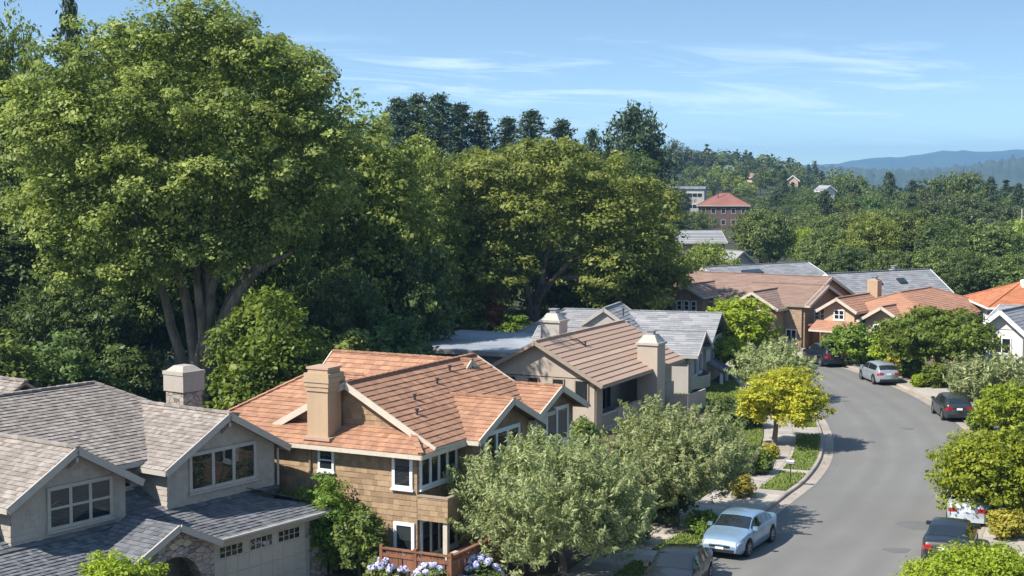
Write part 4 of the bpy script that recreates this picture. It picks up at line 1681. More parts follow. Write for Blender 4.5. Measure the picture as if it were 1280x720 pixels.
# hydrangeas in front of the fence
def hydrangea(label, px, top, d, hw, seed):
    root = bush(label, px, top, 730, hw, 'leaf_mid', seed, d=d, cr=.22, leaf=.06, nl=9, clumps=18, name='hydrangea', cat='flowering shrub', group='hydrangeas before the wooden fence')
    rg = np.random.default_rng(seed + 500)
    s = d / FPX
    R_, H = hw * s, dp(px, top, d).z - .1
    m_v, m_r = [], []
    for i in range(62):
        a, e = rg.uniform(0, 2 * PI), rg.uniform(.1, 1.5)
        c = np.array([R_ * .98 * math.cos(a) * math.cos(e), R_ * .98 * math.sin(a) * math.cos(e), H * .42 + H * .66 * math.sin(e)])
        k = 70
        n = unit(rg.normal(size=(k, 3)))
        m_v.append(leaf_quads(c + n * .125 * np.array([1, 1, .8]), unit(n + rg.normal(0, .25, (k, 3))), .04, .034, rg))
        m_r.append(np.clip(rg.random() * .8 + rg.random(k) * .3, 0, 1))
    V4 = np.concatenate(m_v)
    np_mesh('blossoms', V4, np.arange(len(V4)).reshape(-1, 4), np.concatenate(m_r), 'petal', root)


hydrangea('pale blue hydrangea bush below the fence corner', 592, 698, 53.0, 36, 91)
hydrangea('pale blue hydrangea bush in front of the left fence run', 494, 699, 53.0, 36, 92)
hydrangea('lilac hydrangea bush between the two others at the lower picture edge', 545, 706, 52.0, 30, 93)

# ------------------------------------------------------------------ shared trees for the woods
PROTO = {}


def proto_round(key, seed, H=1.7, nl=18, clumps=16, leaves=26, leaf=.035, cr=.15, mat='leaf_mid', bot=.25, k=.36, **kw):
    rg = np.random.default_rng(seed)
    zb = H * bot
    lob = lobes_dome(rg, (0, 0, (H + zb) / 2), (1, 1, (H - zb) / 2), nl, k=k, zlo=-.8)
    vq = crown(rg, lob, clumps, leaves, cr, leaf, **kw)
    c = np_mesh('crown', *vq, mat)
    m = MB()
    limbs(m, (0, 0, 0), (.03, .02, zb + .2), .055 * H / 1.7, [tuple(lob[i][:3]) for i in rg.permutation(len(lob))[:6]], rg, 7)
    t = m.build('trunk', 'bark', None, smooth=True)
    PROTO[key] = (c, t, H)


def proto_conifer(key, seed, H=3.2, levels=15, leaf=.045, leaves=24, open_=.0, mat='leaf_conifer', flat_top=False):
    rg = np.random.default_rng(seed)
    P, N, Rv = [], [], []
    m = MB()
    m.tube([(0, 0, -.1), (.02, 0, H * .5), (0, .02, H)], [.07, .045, .008], 7)
    nbr = levels * 12
    for i in range(nbr):
        t = (i + rg.uniform(0, 1)) / nbr
        t = t ** 1.15
        z = H * (.10 + .90 * t)
        rad = (1 - t) ** .62 * rg.uniform(.5, 1.15) + .05
        if flat_top:
            rad = (1.0 if t > .35 else .7) * rg.uniform(.35, 1.05) * (1 - .6 * max(0, t - .75) / .25)
            z = H * (.25 + .75 * (round(t * 8) / 8 * .6 + t * .4))
        a = i * 2.4 + rg.uniform(-.5, .5)
        rl = rad
        tip = np.array([math.cos(a) * rl, math.sin(a) * rl, z - .22 * rl + (.3 * rl if flat_top else 0) + rg.normal(0, .03)])
        st = np.array([0, 0, min(H, z + .12 * rl)])
        if rl > .35:
            m.tube([tuple(st), tuple(st * .4 + tip * .6)], [.018, .006], 4, cap=False)
        tone = rg.random()
        for q in np.linspace(.35 if rl > .3 else .1, 1, max(2, int(rl * 5))):
            c = st + (tip - st) * q
            k = int(leaves * rg.uniform(.6, 1.3))
            o = rg.normal(size=(k, 3)) * np.array([.08, .08, .045]) * (.7 + .6 * q if flat_top else 1.2 - .5 * q)
            P.append(c + o)
            N.append(unit(rg.normal(0, .5, (k, 3)) + np.array([0, 0, .8])))
            Rv.append(np.clip(tone * .6 + .45 * rg.random(k), 0, 1))
    P, N, Rv = np.concatenate(P), np.concatenate(N), np.concatenate(Rv)
    V4 = leaf_quads(P, N, leaf, leaf * .4, rg)
    c = np_mesh('crown', V4, np.arange(len(V4)).reshape(-1, 4), Rv, mat)
    t = m.build('trunk', 'bark_dark', None, smooth=True)
    PROTO[key] = (c, t, H)


proto_round('big_a', 201, nl=26, clumps=26, leaves=40, leaf=.024, cr=.115, bot=.12)
proto_round('big_b', 202, nl=30, clumps=26, leaves=38, leaf=.024, cr=.11, bot=.12, k=.32)
proto_round('tall_a', 221, H=3.6, nl=44, clumps=22, leaves=40, leaf=.026, cr=.14, bot=.08, k=.3)
proto_round('tall_b', 222, H=3.3, nl=40, clumps=22, leaves=40, leaf=.026, cr=.14, bot=.08, k=.32)
proto_round('oak_a', 203, H=1.45, nl=20, clumps=18, leaves=36, leaf=.027, bot=.06, flat=.5)
proto_round('oak_b', 204, H=1.5, nl=24, clumps=17, leaves=34, leaf=.027, bot=.06, flat=.5, k=.32)
proto_round('oak_c', 205, H=1.9, nl=22, clumps=18, leaves=34, leaf=.027, bot=.06)
proto_round('small_a', 206, H=1.7, nl=13, clumps=9, leaves=13, leaf=.06, cr=.2, bot=.06)
proto_round('small_b', 207, H=1.4, nl=14, clumps=8, leaves=13, leaf=.06, cr=.2, bot=.06)
proto_conifer('con_a', 208)
proto_conifer('con_b', 209, H=2.7, levels=13)
proto_conifer('pine', 210, H=2.3, levels=11, flat_top=True, leaves=46)
for key in ('con_s',):
    proto_conifer(key, 211, H=3.0, levels=6, leaves=7, leaf=.1)
USED = set()


def wood(kind, px, top, hw, d, label, name='tree', leafmat=None, group=None, cat='tree', seed=0, sink=0.0):
    if leafmat == 'leaf_mid' and d > 180:
        leafmat = 'leaf_wood'
    c, t, H = PROTO[kind]
    loc, hh = place(px, top, d)
    hh = max(hh, 2.5)
    R_ = hw * d / FPX
    root = empty(name, loc - V((0, 0, .2 + sink)), rnd.uniform(0, 2 * PI), label, cat, group)
    root.scale = (R_, R_, (hh + .2 + sink) / H)
    for o in (c, t):
        q = o if (kind, o.name) not in USED and o.parent is None else o.copy()
        if q is o:
            USED.add((kind, o.name))
        else:
            COL.objects.link(q)
        q.parent = root
        q.name = o.name
    if leafmat:
        for q in root.children:
            if q.name.startswith('crown'):
                q.material_slots[0].link = 'OBJECT'
                q.material_slots[0].material = MATS[leafmat]
    return root


# wood behind the laurel
wood('tall_a', 165, 50, 85, 99, 'dark green tree directly behind the left half of the laurel crown', 'broadleaf_tree', 'leaf_mid')
wood('tall_b', 245, 30, 80, 101, 'dark green tree directly behind the middle of the laurel crown', 'broadleaf_tree', 'leaf_mid')
wood('tall_a', 325, 80, 80, 100, 'dark green tree directly behind the right half of the laurel crown', 'broadleaf_tree', 'leaf_mid')
wood('con_b', 86, -2, 48, 122, 'dark conifer peeping over the left shoulder of the great laurel', 'conifer')
wood('con_a', -30, -10, 60, 120, 'dark conifer at the far left behind the laurel', 'conifer')
wood('tall_b', 2, 0, 66, 106, 'tall broadleaf crown at the far left edge reaching the top of the picture', 'broadleaf_tree', 'leaf_oak')
wood('tall_a', 38, 78, 90, 104, 'mid green tree filling the gap left of the laurel crown', 'broadleaf_tree', 'leaf_mid')
wood('tall_b', -10, 230, 100, 96, 'lower dark green tree at the far left behind the grey shake roof', 'broadleaf_tree', 'leaf_dark')
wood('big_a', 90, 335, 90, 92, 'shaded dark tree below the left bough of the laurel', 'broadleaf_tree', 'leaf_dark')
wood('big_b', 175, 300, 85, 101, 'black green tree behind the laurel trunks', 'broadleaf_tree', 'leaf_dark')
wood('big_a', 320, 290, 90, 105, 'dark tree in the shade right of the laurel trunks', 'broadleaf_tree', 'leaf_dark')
wood('tall_b', 452, 130, 92, 106, 'tall olive green tree directly right of the laurel', 'broadleaf_tree', 'leaf_oak')
wood('tall_a', 520, 168, 62, 118, 'olive green tree between the laurel group and the live oak', 'broadleaf_tree', 'leaf_oak')
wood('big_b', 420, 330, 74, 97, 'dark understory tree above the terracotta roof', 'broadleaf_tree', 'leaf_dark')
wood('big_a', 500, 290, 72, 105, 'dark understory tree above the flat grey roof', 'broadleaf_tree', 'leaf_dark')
wood('tall_b', 560, 250, 60, 122, 'shaded tree at the left edge of the live oak', 'broadleaf_tree', 'leaf_mid')
wood('tall_a', 600, 190, 62, 152, 'yellow green crown rising behind the left of the live oak', 'broadleaf_tree', 'leaf_oak')
wood('tall_b', 668, 182, 60, 160, 'yellow green crown rising behind the middle of the live oak', 'broadleaf_tree', 'leaf_oak')
wood('tall_a', 800, 232, 48, 150, 'green tree at the right shoulder of the live oak', 'broadleaf_tree', 'leaf_mid')
wood('oak_a', 838, 300, 44, 145, 'green tree between the live oak and the long brown house', 'broadleaf_tree', 'leaf_mid')
wood('oak_b', 884, 298, 42, 165, 'rounded green tree below the red roofed building', 'broadleaf_tree', 'leaf_oak')
wood('oak_c', 800, 330, 42, 142, 'dark green tree above the grey shingle roof', 'broadleaf_tree', 'leaf_dark')
for k_, px, top, hw, d, mt, lb in (('tall_b', -120, 20, 85, 106, 'leaf_mid', 'tall green tree at the outer edge of the wood left of the laurel'), ('tall_a', -230, 60, 90, 112, 'leaf_oak', 'olive green tree further left in the wood beside the conifer'),
                                 ('big_a', -330, 150, 110, 100, 'leaf_mid', 'wide green tree at the far left of the wood'), ('big_b', -180, 260, 100, 88, 'leaf_dark', 'dark low tree left of the shake roofed house'),
                                 ('oak_a', 1345, 430, 60, 96, 'leaf_bush', 'fresh green tree beyond the right hand hedge'), ('oak_b', 1400, 560, 75, 72, 'leaf_oak', 'olive green garden tree beyond the vivid yellow green tree'),
                                 ('oak_c', 1480, 400, 70, 104, 'leaf_mid', 'green garden tree right of the white gabled house'), ('oak_a', 1420, 340, 60, 150, 'leaf_wood', 'dark oak crown right of the orange roofed house')):
    wood(k_, px, top, hw, d, lb, 'broadleaf_tree', mt)
CON = (('con_a', 498, 124, 32, 198, 'leftmost of the dark conifers on the skyline'), ('con_b', 522, 120, 36, 205, 'dark conifer, second from the laurel on the skyline'),
       ('con_a', 548, 119, 34, 200, 'tall dark conifer in the middle of the left skyline clump'), ('con_b', 574, 131, 34, 206, 'dark conifer on the right of the left skyline clump'),
       ('con_a', 600, 140, 26, 203, 'shorter conifer closing the left skyline clump'), ('con_b', 634, 148, 28, 214, 'conifer alone in the skyline gap above the live oak'),
       ('con_a', 664, 139, 30, 212, 'pointed conifer above the middle of the live oak'), ('con_b', 702, 151, 28, 215, 'bushy conifer left of the flat topped pine'),
       ('con_a', 740, 163, 20, 220, 'slim short conifer just left of the flat topped pine'), ('con_b', 815, 172, 26, 225, 'conifer just right of the flat topped pine'))
for k_, px, top, hw, d, lb in CON:
    wood(k_, px, top, hw * 1.7, d, lb, 'conifer', group='conifers along the skyline')
wood('pine', 792, 143, 50, 205, 'flat topped spreading pine standing out on the skyline', 'pine_tree')
wood('con_a', 762, 178, 22, 207, 'dark conifer under the left side of the flat topped pine', 'conifer')
wood('tall_b', 795, 185, 40, 200, 'dark green tree beneath the flat topped pine', 'broadleaf_tree', 'leaf_dark')
# trees of the middle distance
MID = (('oak_b', 955, 256, 44, 222, 'leaf_mid', 'dark spreading tree just right of the red roofed building'),
       ('oak_a', 868, 262, 26, 320, 'leaf_mid', 'rounded tree below the pale long building'),
       ('oak_b', 848, 232, 20, 405, 'leaf_far', 'hazy crown in front of the left end of the pale long building'),
       ('small_b', 846, 262, 24, 310, 'leaf_dark', 'dark tree at the left of the pale long building'),
       ('oak_a', 1002, 284, 24, 236, 'leaf_lime', 'yellow green tree beside the dark spreading tree'),
       ('oak_c', 1022, 296, 26, 215, 'leaf_mid', 'fresh green tree behind the left grey roof'),
       ('oak_b', 1046, 282, 34, 240, 'leaf_wood', 'olive tree left of centre in the wood behind the grey roofs'),
       ('oak_a', 1078, 262, 44, 246, 'leaf_wood', 'tall olive crown above the brick chimney in the wood'),
       ('oak_c', 1112, 270, 40, 238, 'leaf_mid', 'tall darker crown behind the right grey roof'),
       ('oak_b', 1146, 262, 48, 246, 'leaf_mid', 'broadest green crown in the wood behind the right grey roof'),
       ('oak_a', 1182, 272, 42, 236, 'leaf_mid', 'green crown above the left end of the orange roof'),
       ('oak_c', 1214, 284, 38, 228, 'leaf_wood', 'olive crown above the middle of the orange roof'),
       ('oak_b', 1250, 288, 42, 222, 'leaf_wood', 'olive brown crown beside the white chimney'),
       ('oak_a', 1288, 284, 40, 226, 'leaf_mid', 'green crown at the right behind the white chimney'),
       ('oak_a', 1062, 310, 36, 208, 'leaf_wood', 'lower olive tree directly behind the left grey roof'),
       ('oak_b', 1098, 304, 40, 212, 'leaf_wood', 'lower olive tree directly behind the brick chimney'),
       ('oak_c', 1136, 306, 40, 206, 'leaf_mid', 'lower dark tree directly behind the right grey gable'),
       ('oak_a', 1172, 312, 38, 200, 'leaf_mid', 'lower green tree between the grey gable and the orange roof'),
       ('oak_b', 1210, 318, 40, 196, 'leaf_dark', 'lower dark tree directly behind the orange roof'),
       ('oak_c', 1246, 322, 40, 190, 'leaf_wood', 'lower olive tree left of the white chimney'),
       ('oak_a', 1284, 320, 40, 186, 'leaf_mid', 'lower green tree right of the white chimney'),
       ('oak_c', 1032, 322, 24, 196, 'leaf_mid', 'small fresh green tree touching the left grey roof'),
       ('con_a', 1112, 216, 24, 385, None, 'pointed dark conifer standing above the valley wood'),
       ('con_b', 1140, 226, 22, 400, None, 'conifer right of the pointed dark one above the valley wood'),
       ('oak_b', 1062, 212, 30, 430, 'leaf_mid', 'round dark crown on the valley edge under the far hills'),
       ('oak_a', 1195, 212, 46, 335, 'leaf_mid', 'broad layered tree standing highest in the valley wood on the right'),
       ('oak_c', 1232, 236, 34, 345, 'leaf_mid', 'tree on the right flank of the broad layered tree'),
       ('oak_b', 1088, 240, 34, 370, 'leaf_wood', 'olive crown left of the pointed dark conifer'),
       ('oak_a', 1160, 244, 34, 360, 'leaf_wood', 'olive crown between the pointed conifer and the broad layered tree'),
       ('oak_c', 1030, 246, 28, 400, 'leaf_mid', 'green crown above the small red roof in the valley'),
       ('oak_b', 1006, 232, 34, 440, 'leaf_mid', 'dark rounded crown right of the far hillside houses'),
       ('oak_a', 1262, 246, 34, 380, 'leaf_mid', 'green crown left of the slim utility pole'),
       ('oak_a', 985, 256, 30, 330, 'leaf_mid', 'crown standing behind the dark spreading tree'),
       ('oak_c', 935, 246, 24, 440, 'leaf_wood', 'olive crown directly behind the red roofed building'))
for k_, px, top, hw, d, mt, lb in MID:
    wood(k_, px, top, hw, d, lb, 'conifer' if k_.startswith('con') else 'broadleaf_tree', mt, group='trees of the valley wood')

WE = ('half hidden small one beside the grey cottage', 'above the left end of the grey bungalow roof', 'left of the buff chimney at the wood edge', 'widest one directly above the grey gabled bungalow',
      'darkest one between the grey gable and the orange roof', 'above the middle of the orange hipped roof', 'beyond the white chimney at the picture edge')
for i, (px, top, hw, d, mt) in enumerate(((1000, 322, 24, 186, 'leaf_wood'), (1040, 284, 44, 192, 'leaf_wood'), (1092, 268, 52, 188, 'leaf_oak'), (1142, 264, 56, 190, 'leaf_wood'),
                                           (1190, 272, 50, 184, 'leaf_dark'), (1236, 278, 54, 182, 'leaf_wood'), (1284, 276, 52, 186, 'leaf_oak'), (1066, 306, 38, 178, 'leaf_dark'),
                                           (1168, 308, 44, 172, 'leaf_wood'), (1214, 314, 40, 168, 'leaf_dark'), (1262, 318, 42, 166, 'leaf_wood'), (1118, 312, 36, 172, 'leaf_wood'))):
    wood(('big_a', 'big_b')[i % 2], px, top, hw, d, ('big domed oak crown %s' % WE[i]) if i < 7 else
         'lower rounded tree filling a gap of the wood edge behind the grey roofs', 'broadleaf_tree', mt, group=None if i < 7 else 'low trees behind the grey roofs')
# the ridge behind the red roofed building: hazy, alike
rg = np.random.default_rng(77)
ridge_top = lambda px: np.interp(px, [815, 840, 880, 920, 960, 1000, 1040, 1090], [185, 180, 190, 196, 200, 204, 210, 218])
for i in range(86):
    row = i % 5
    px = rg.uniform(812, 1075)
    d = (650, 600, 560, 510, 465)[row] + rg.uniform(-15, 15)
    top = ridge_top(px) + row * 10 + rg.uniform(-6, 9)
    con = rg.random() < .42
    wood('con_s' if con else ('small_a', 'small_b')[i % 2], px, top, rg.uniform(8, 13) if con else rg.uniform(13, 22), d,
         'hazy dark pointed conifer in the wood on the far ridge' if con else 'hazy rounded green tree in the wood on the far ridge',
         'conifer' if con else 'broadleaf_tree', None if con else ('leaf_far', 'leaf_mid', 'leaf_far')[i % 3],
         group='pointed conifers on the far ridge' if con else 'rounded trees on the far ridge')
for i in range(46):
    px = rg.uniform(838, 1040)
    d = rg.uniform(415, 545)
    x = (px - 640) / FPX * d
    g = ground_h(x, d)
    hgt = rg.uniform(4.0, 7.5)
    wood(('small_a', 'small_b')[i % 2], px, HOR + (CAMH - g - hgt) * FPX / d, rg.uniform(10, 19), d, 'hazy rounded green tree in the wood on the far ridge', 'broadleaf_tree',
         ('leaf_far', 'leaf_mid', 'leaf_oak')[i % 3], group='rounded trees on the far ridge')
# trees filling the valley behind the roofs
for i in range(110):
    px = rg.uniform(965, 1310)
    d = rg.uniform(255, 470)
    con = rg.random() < .2
    loc = dp(px, 300, d)
    hgt = rg.uniform(8, 14) if con else rg.uniform(6, 12)
    g = ground_h(loc.x, d)
    top = HOR + (CAMH - g - hgt) * FPX / d
    if con:
        wood('con_b', px, top, rg.uniform(3.0, 4.2) * FPX / d, d, 'dark pointed conifer among the crowded wood on the valley floor', 'conifer', group='pointed conifers of the valley floor')
    else:
        wood(('oak_a', 'oak_b', 'oak_c')[i % 3], px, top, rg.uniform(4.0, 7.5) * FPX / d, d, 'rounded green tree in the crowded wood on the valley floor',
             'broadleaf_tree', ('leaf_wood', 'leaf_dark', 'leaf_far', 'leaf_wood')[i % 4], group='rounded trees of the valley floor')


# far forest that reads as one mass
def forest():
    rg = np.random.default_rng(5)
    def template(T, s):
        o = unit(rg.normal(size=(T, 3))) * rg.uniform(.75, 1.08, (T, 1))
        o[:, 2] = abs(o[:, 2])
        if s % 3 == 1:
            t = rg.random(T)
            a = rg.uniform(0, 6.28, T)
            o = np.stack([np.cos(a) * (1 - t) * .7, np.sin(a) * (1 - t) * .7, t * 1.25], 1)
        return o, unit(o + rg.normal(0, .4, (T, 3)) + np.array([0, 0, .3]))
    fine = [template(150, s) for s in range(6)]
    coarse = [template(36, s) for s in range(6)]
    Ps, Ns, Rs, Sz = [], [], [], []
    for i in range(7000):
        d = 400 * (2900 / 400) ** rg.random()
        px = rg.uniform(420, 1420)
        x = (px - 640) / FPX * d
        if d < 720 and px < 1080 or (d < 900 and rg.random() < .35):
            continue
        z = ground_h(x, d)
        h = rg.uniform(6, 13)
        r_ = rg.uniform(3.2, 6.0) * (1 + d / 3500)
        near_ = d < 1000
        o, n = (fine if near_ else coarse)[int(rg.integers(6))]
        T = len(o)
        a = rg.uniform(0, 6.28)
        Rm = np.array([[math.cos(a), math.sin(a), 0], [-math.sin(a), math.cos(a), 0], [0, 0, 1]])
        Ps.append((o @ Rm) * np.array([r_, r_, h * .72]) + np.array([x, d, z + h * .2]))
        Ns.append(n @ Rm)
        Rs.append(np.clip(rg.random() * .7 + .35 * rg.random(T), 0, 1))
        Sz.append(np.full(T, r_ * (.15 if near_ else .33)))
    P, N, Rv, Sz = np.concatenate(Ps), np.concatenate(Ns), np.concatenate(Rs), np.concatenate(Sz)[:, None]
    V4 = leaf_quads(P, N, Sz, Sz * .8, rg)
    o = np_mesh('far_forest', V4, np.arange(len(V4)).reshape(-1, 4), Rv, 'leaf_far')
    tag(o, 'blue green forest covering the far valley floor below the hills', 'forest', kind='stuff')


forest()
for key, (c, t, H) in PROTO.items():
    for o in (c, t):
        if o.parent is None:
            bpy.data.objects.remove(o)
# ------------------------------------------------------------------ houses further along the street
G_ = dict(course=.3, seg=.8, thick=.022, jit=.3)
h = House('brown_house', 'long brown shingled house with brown roof, three gables and a porch', 'house', (24.5, 128, 0), ang_of(.55, .835), 'shingle_brown', 'shingle_wall_brown', 'cream_trim', side='shingle', scourse=.25, **G_)
h.walls(-14, 0, 0, 9, 0, 3.8)
h.walls(-6, .2, 0.2, 7.8, 0, 3.8)
h.walls(-5.6, -1.6, -1.6, 3, 0, 3.6)
h.walls(-11.6, -8.6, -1.4, 3, 0, 4.3)
h.gable(-14, .0, .2, 11.5, 3.8, 5.7, 'x', o=.4)
h.gable(-6, .2, .2, 7.8, 3.8, 5.1, 'x', o=.4, g1=.6, tri=(False, True), board=(False, True))
h.gable(-5.6, -1.6, -1.6, 5, 3.6, 4.75, 'y', o=.4, g0=.6, tri=(True, False), board=(True, False))
h.gable(-11.6, -8.6, -1.4, 5, 4.3, 5.05, 'y', o=.4, g0=.5, tri=(True, False), board=(True, False))
for y in (2.2, 3.5, 5.0):
    h.window('+x', (.2, y, 2.1), 1.0, 1.2, 1, 2, mat='white_trim')
h.window('-y', (-4.3, -1.6, 2.2), 1.5, 1.1, 3, 1, mat='white_trim')
for x in (-11.1, -10.4, -9.7):
    h.window('-y', (x, -1.4, 2.9), .55, .9, 1, 2, mat='white_trim')
h.window('-y', (-1.4, 0, .5), 1.0, 1.2, 2, 1, mat='white_trim')
h.window('+x', (.2, 5.6, .4), 1.6, 1.2, 2, 1, mat='white_trim')
m = MB()
m.box(.2, 1.6, .5, 2.6, 2.0, 2.16)
m.box(1.4, 1.55, .55, .7, 0, 2.0)
m.box(1.4, 1.55, 2.4, 2.55, 0, 2.0)
m.box(.2, .26, 1.1, 2.0, 0, 1.9)
m.build('porch', 'cedar', h.root)
h.finish()

h = House('red_tiled_house', 'pinkish house under red tiles with a tall buff chimney and a bay window', 'house', (31.5, 122, 0), ang_of(.6, .8), 'shingle_red', 'stucco_pink', 'cream_trim', **G_)
h.walls(-6.6, 2.5, 1, 13, 0, 3.3)
h.walls(-3.2, 0, 0, 3, 0, 3.1)
h.walls(-6.6, -3.9, -.6, 3, 0, 3.75)
h.hip(-6.6, 2.5, 1, 14, 3.3, 4.85, 'y', o=.5, run=3)
h.gable(-3.2, 0, 0, 5, 3.05, 4.0, 'y', o=.5, g0=.6, tri=(True, False), board=(True, False))
h.gable(-6.6, -3.9, -.6, 5, 3.75, 4.55, 'y', o=.45, g0=.55, tri=(True, False), board=(True, False))
h.shed([(-7.2, -2.2, 2.1), (-3.6, -2.2, 2.1), (-3.6, -.62, 2.75), (-7.2, -.62, 2.75)])
h.window('-y', (-2.5, 0, 1.3), 1.7, 1.35, 3, 2, mat='white_trim')
h.window('-y', (-5.7, -.6, 2.85), .95, .85, 2, 2, mat='white_trim')
h.window('-y', (-5.6, -.6, .6), 1.0, 1.2, 2, 1, mat='white_trim')
m = MB()
m.box(-.9, .3, -1.6, -.02, 0, 1.3)
m.build('garden_wall', 'stucco_pink', h.root)
h.chimney(-5.5, 7.0, .95, .9, 3, 5.7, 'stucco_tan', 'stucco_tan', .06, True, False)
h.finish()

h = House('grey_roofed_bungalow', 'bungalow with grey roof and a dark rooflight behind the long brown house', 'house', (21.8, 154, 0), ang_of(.8, .6), 'shingle_grey', 'stucco_white', 'white_trim', **G_)
h.walls(-6, 0, 0, 15, 0, 3.7)
h.gable(-6, 0, 0, 15, 3.75, 5.1, 'y', o=.5, g0=.5)
h.window('-y', (-4, 0, 1.6), 1.8, 1.3, 3, 1, mat='white_trim')
m = MB()
m.beam((-1.6, 5.0, 4.72), (-.9, 5.0, 4.42), 2.6, .35)
m.build('rooflight', 'dark_glass', h.root)
h.finish()
h = House('grey_gabled_bungalow', 'white gabled bungalow with grey roof behind the buff chimney', 'house', (32.4, 145.5, 0), ang_of(.85, .53), 'shingle_grey', 'stucco_white', 'white_trim', **G_)
h.walls(-5.5, 0, 0, 13.5, 0, 3.1)
h.gable(-5.5, 0, 0, 13.5, 3.1, 5.0, 'y', o=.5, g0=.5)
h.window('-y', (-4, 0, 1.2), 2.0, 1.2, 3, 1, mat='white_trim')
for y in (5, 8.4):
    m = MB()
    m.beam((-1.6, y, 4.42), (-1.0, y, 4.0), 1.0, .16)
    m.build('rooflight', 'dark_glass', h.root)
h.chimney(-3.4, 9.5, .8, .7, 4, 5.2, 'stucco_grey', 'dark_metal', .1, True, False)
h.finish()
h = House('orange_roofed_house', 'white house under a bright orange hipped tile roof', 'house', (39.4, 124, 0), ang_of(.1, .995), 'tile_orange', 'stucco_white', 'white_trim', **G_)
h.walls(0, 13, 0, 9.5, 0, 4.0)
h.hip(0, 13, 0, 9.5, 4.05, 5.55, 'x', o=.55, run=3.2)
for y in (1.9, 4.0, 6.3):
    h.window('-x', (0, y, 2.5), 1.15, 1.15, 2, 1, mat='white_trim')
for x in (1.0, 4.2):
    h.window('-y', (x, 0, 2.4), 1.4, 1.2, 2, 1, mat='white_trim')
h.chimney(3.6, 4.0, 1.0, .9, 4.5, 5.9, 'stucco_white', 'white_trim', .08, True, False)
h.finish()
h = House('white_gabled_house', 'small white house with a grey gable on the right edge of the street', 'house', (34.4, 111, -.4), ang_of(.6, .8), 'shingle_grey', 'stucco_white', 'white_trim', **G_)
h.walls(0, 9, 1.0, 9, 0, 4.0)
h.walls(.1, 3.1, 0, 3, 0, 3.95)
h.gable(0, 9, 1, 9, 4.0, 5.2, 'x', o=.5)
h.gable(.1, 3.1, 0, 5, 4.0, 5.25, 'y', o=.4, g0=.6, tri=(True, False), board=(True, False), ends=.3)
h.window('-y', (.9, 0, 2.2), 1.4, 1.2, 2, 2, mat='white_trim')
h.window('-y', (4.2, 1.0, 2.2), 1.6, 1.2, 3, 1, mat='white_trim')
h.window('-y', (.8, 0, .3), 1.6, 1.3, 2, 1, mat='white_trim')
h.finish()


def simple_house(name, label, px, base_py, d, w_, dep, ze, zr, head, roofm, wallm, trim='white_trim', hip=False, win=3, wz=1.2, x0=None):
    x = (px - 640) / FPX * d
    g = ground_h(x, d) - .1
    h = House(name, label, 'building' if 'building' in name else 'house', (x, d, g), head, roofm, wallm, trim, course=.6, seg=0, thick=.04, jit=.2)
    h.walls(-w_ / 2, w_ / 2, 0, dep, 0, ze - g)
    (h.hip if hip else h.gable)(-w_ / 2, w_ / 2, 0, dep, ze - g, zr - g, 'x' if w_ > dep else 'y', o=.6)
    for i in range(win):
        xx = -w_ / 2 + w_ * (i + .5) / win
        k = 0
        while (ze - g) - 2.6 - k * 3 > -.5:
            h.window('-y', (xx - .6, 0, ze - g - 2.3 - k * 3), 1.2, 1.4, 1, 1, mat=trim, glass='dark_glass', sill=False)
            k += 1
    h.finish()
    return h


surf_mat('dark_brick', (0.11, 0.075, 0.065), 0.9, 0.2, 0.3)
h = simple_house('red_roofed_building', 'dark multi storey building under a broad red roof beyond the live oak', 904, 292, 400, 13, 11, 6.4, 9.3, -.15, 'roof_rust', 'dark_brick', 'cream_trim', True, 5)
m = MB()
m.tube([(-1.5, 3, 8), (-1.5, 3, 12)], .12, 6)
m.build('mast', 'dark_metal', h.root)
h = House('pale_building', 'pale flat roofed building with long window bands left of the red roof', 'building', (48.5, 432, -1.8), -.2, 'gravel_roof', 'stucco_grey', 'white_trim')
h.walls(-6, 6, 0, 10, 0, 12)
m = MB()
m.box(-6.4, 6.4, -.4, 10.4, 12, 12.6)
m.build('roof', 'gravel_roof', h.root)
for k in range(3):
    h.window('-y', (-5.5, 0, 9.6 - k * 3.2), 11, 1.3, 8, 1, mat='white_trim', glass='dark_glass', sill=False)
h.finish()
simple_house('flat_roofed_house', 'low grey roofed house below the red roofed building', 878, 303, 262, 8, 7, 3.0, 4.7, .15, 'shingle_grey', 'stucco_pink', 'cream_trim', False, 2)
simple_house('grey_roofed_cottage', 'small grey roofed cottage peeping out above the left grey roof', 928, 333, 190, 4.5, 6, 3.3, 5.0, .5, 'shingle_grey', 'stucco_grey', 'cream_trim', False, 1)
simple_house('white_hillside_house', 'tiny white house high on the far ridge', 913, 221, 555, 3.4, 6, 15.5, 17.2, .1, 'shingle_grey', 'stucco_white', 'white_trim', False, 1)
simple_house('tan_hillside_house', 'tiny tan house among the ridge trees right of the white one', 946, 226, 540, 4.2, 6, 13.2, 14.4, .2, 'shingle_brown', 'stucco_pink', 'white_trim', False, 1)
simple_house('pink_hillside_house', 'tiny pale pink house on the right flank of the ridge', 990, 227, 500, 3.4, 6, 12.4, 13.8, -.2, 'shingle_red', 'stucco_pink', 'white_trim', False, 1)
simple_house('grey_hillside_house', 'tiny grey house in the valley wood under the ridge', 1036, 240, 420, 3.2, 5, 10.0, 11.2, .3, 'shingle_grey', 'stucco_white', 'white_trim', False, 1)
simple_house('red_roofed_cottage', 'small red roofed cottage deep in the valley wood', 1049, 270, 300, 4.2, 5, 5.2, 6.6, .1, 'shingle_red', 'stucco_white', 'white_trim', False, 1)
simple_house('tan_roofed_cottage', 'small tan roofed cottage right of the dark spreading tree', 1002, 276, 290, 4.5, 5, 5.0, 6.0, -.1, 'shingle_brown', 'stucco_pink', 'cream_trim', False, 1)
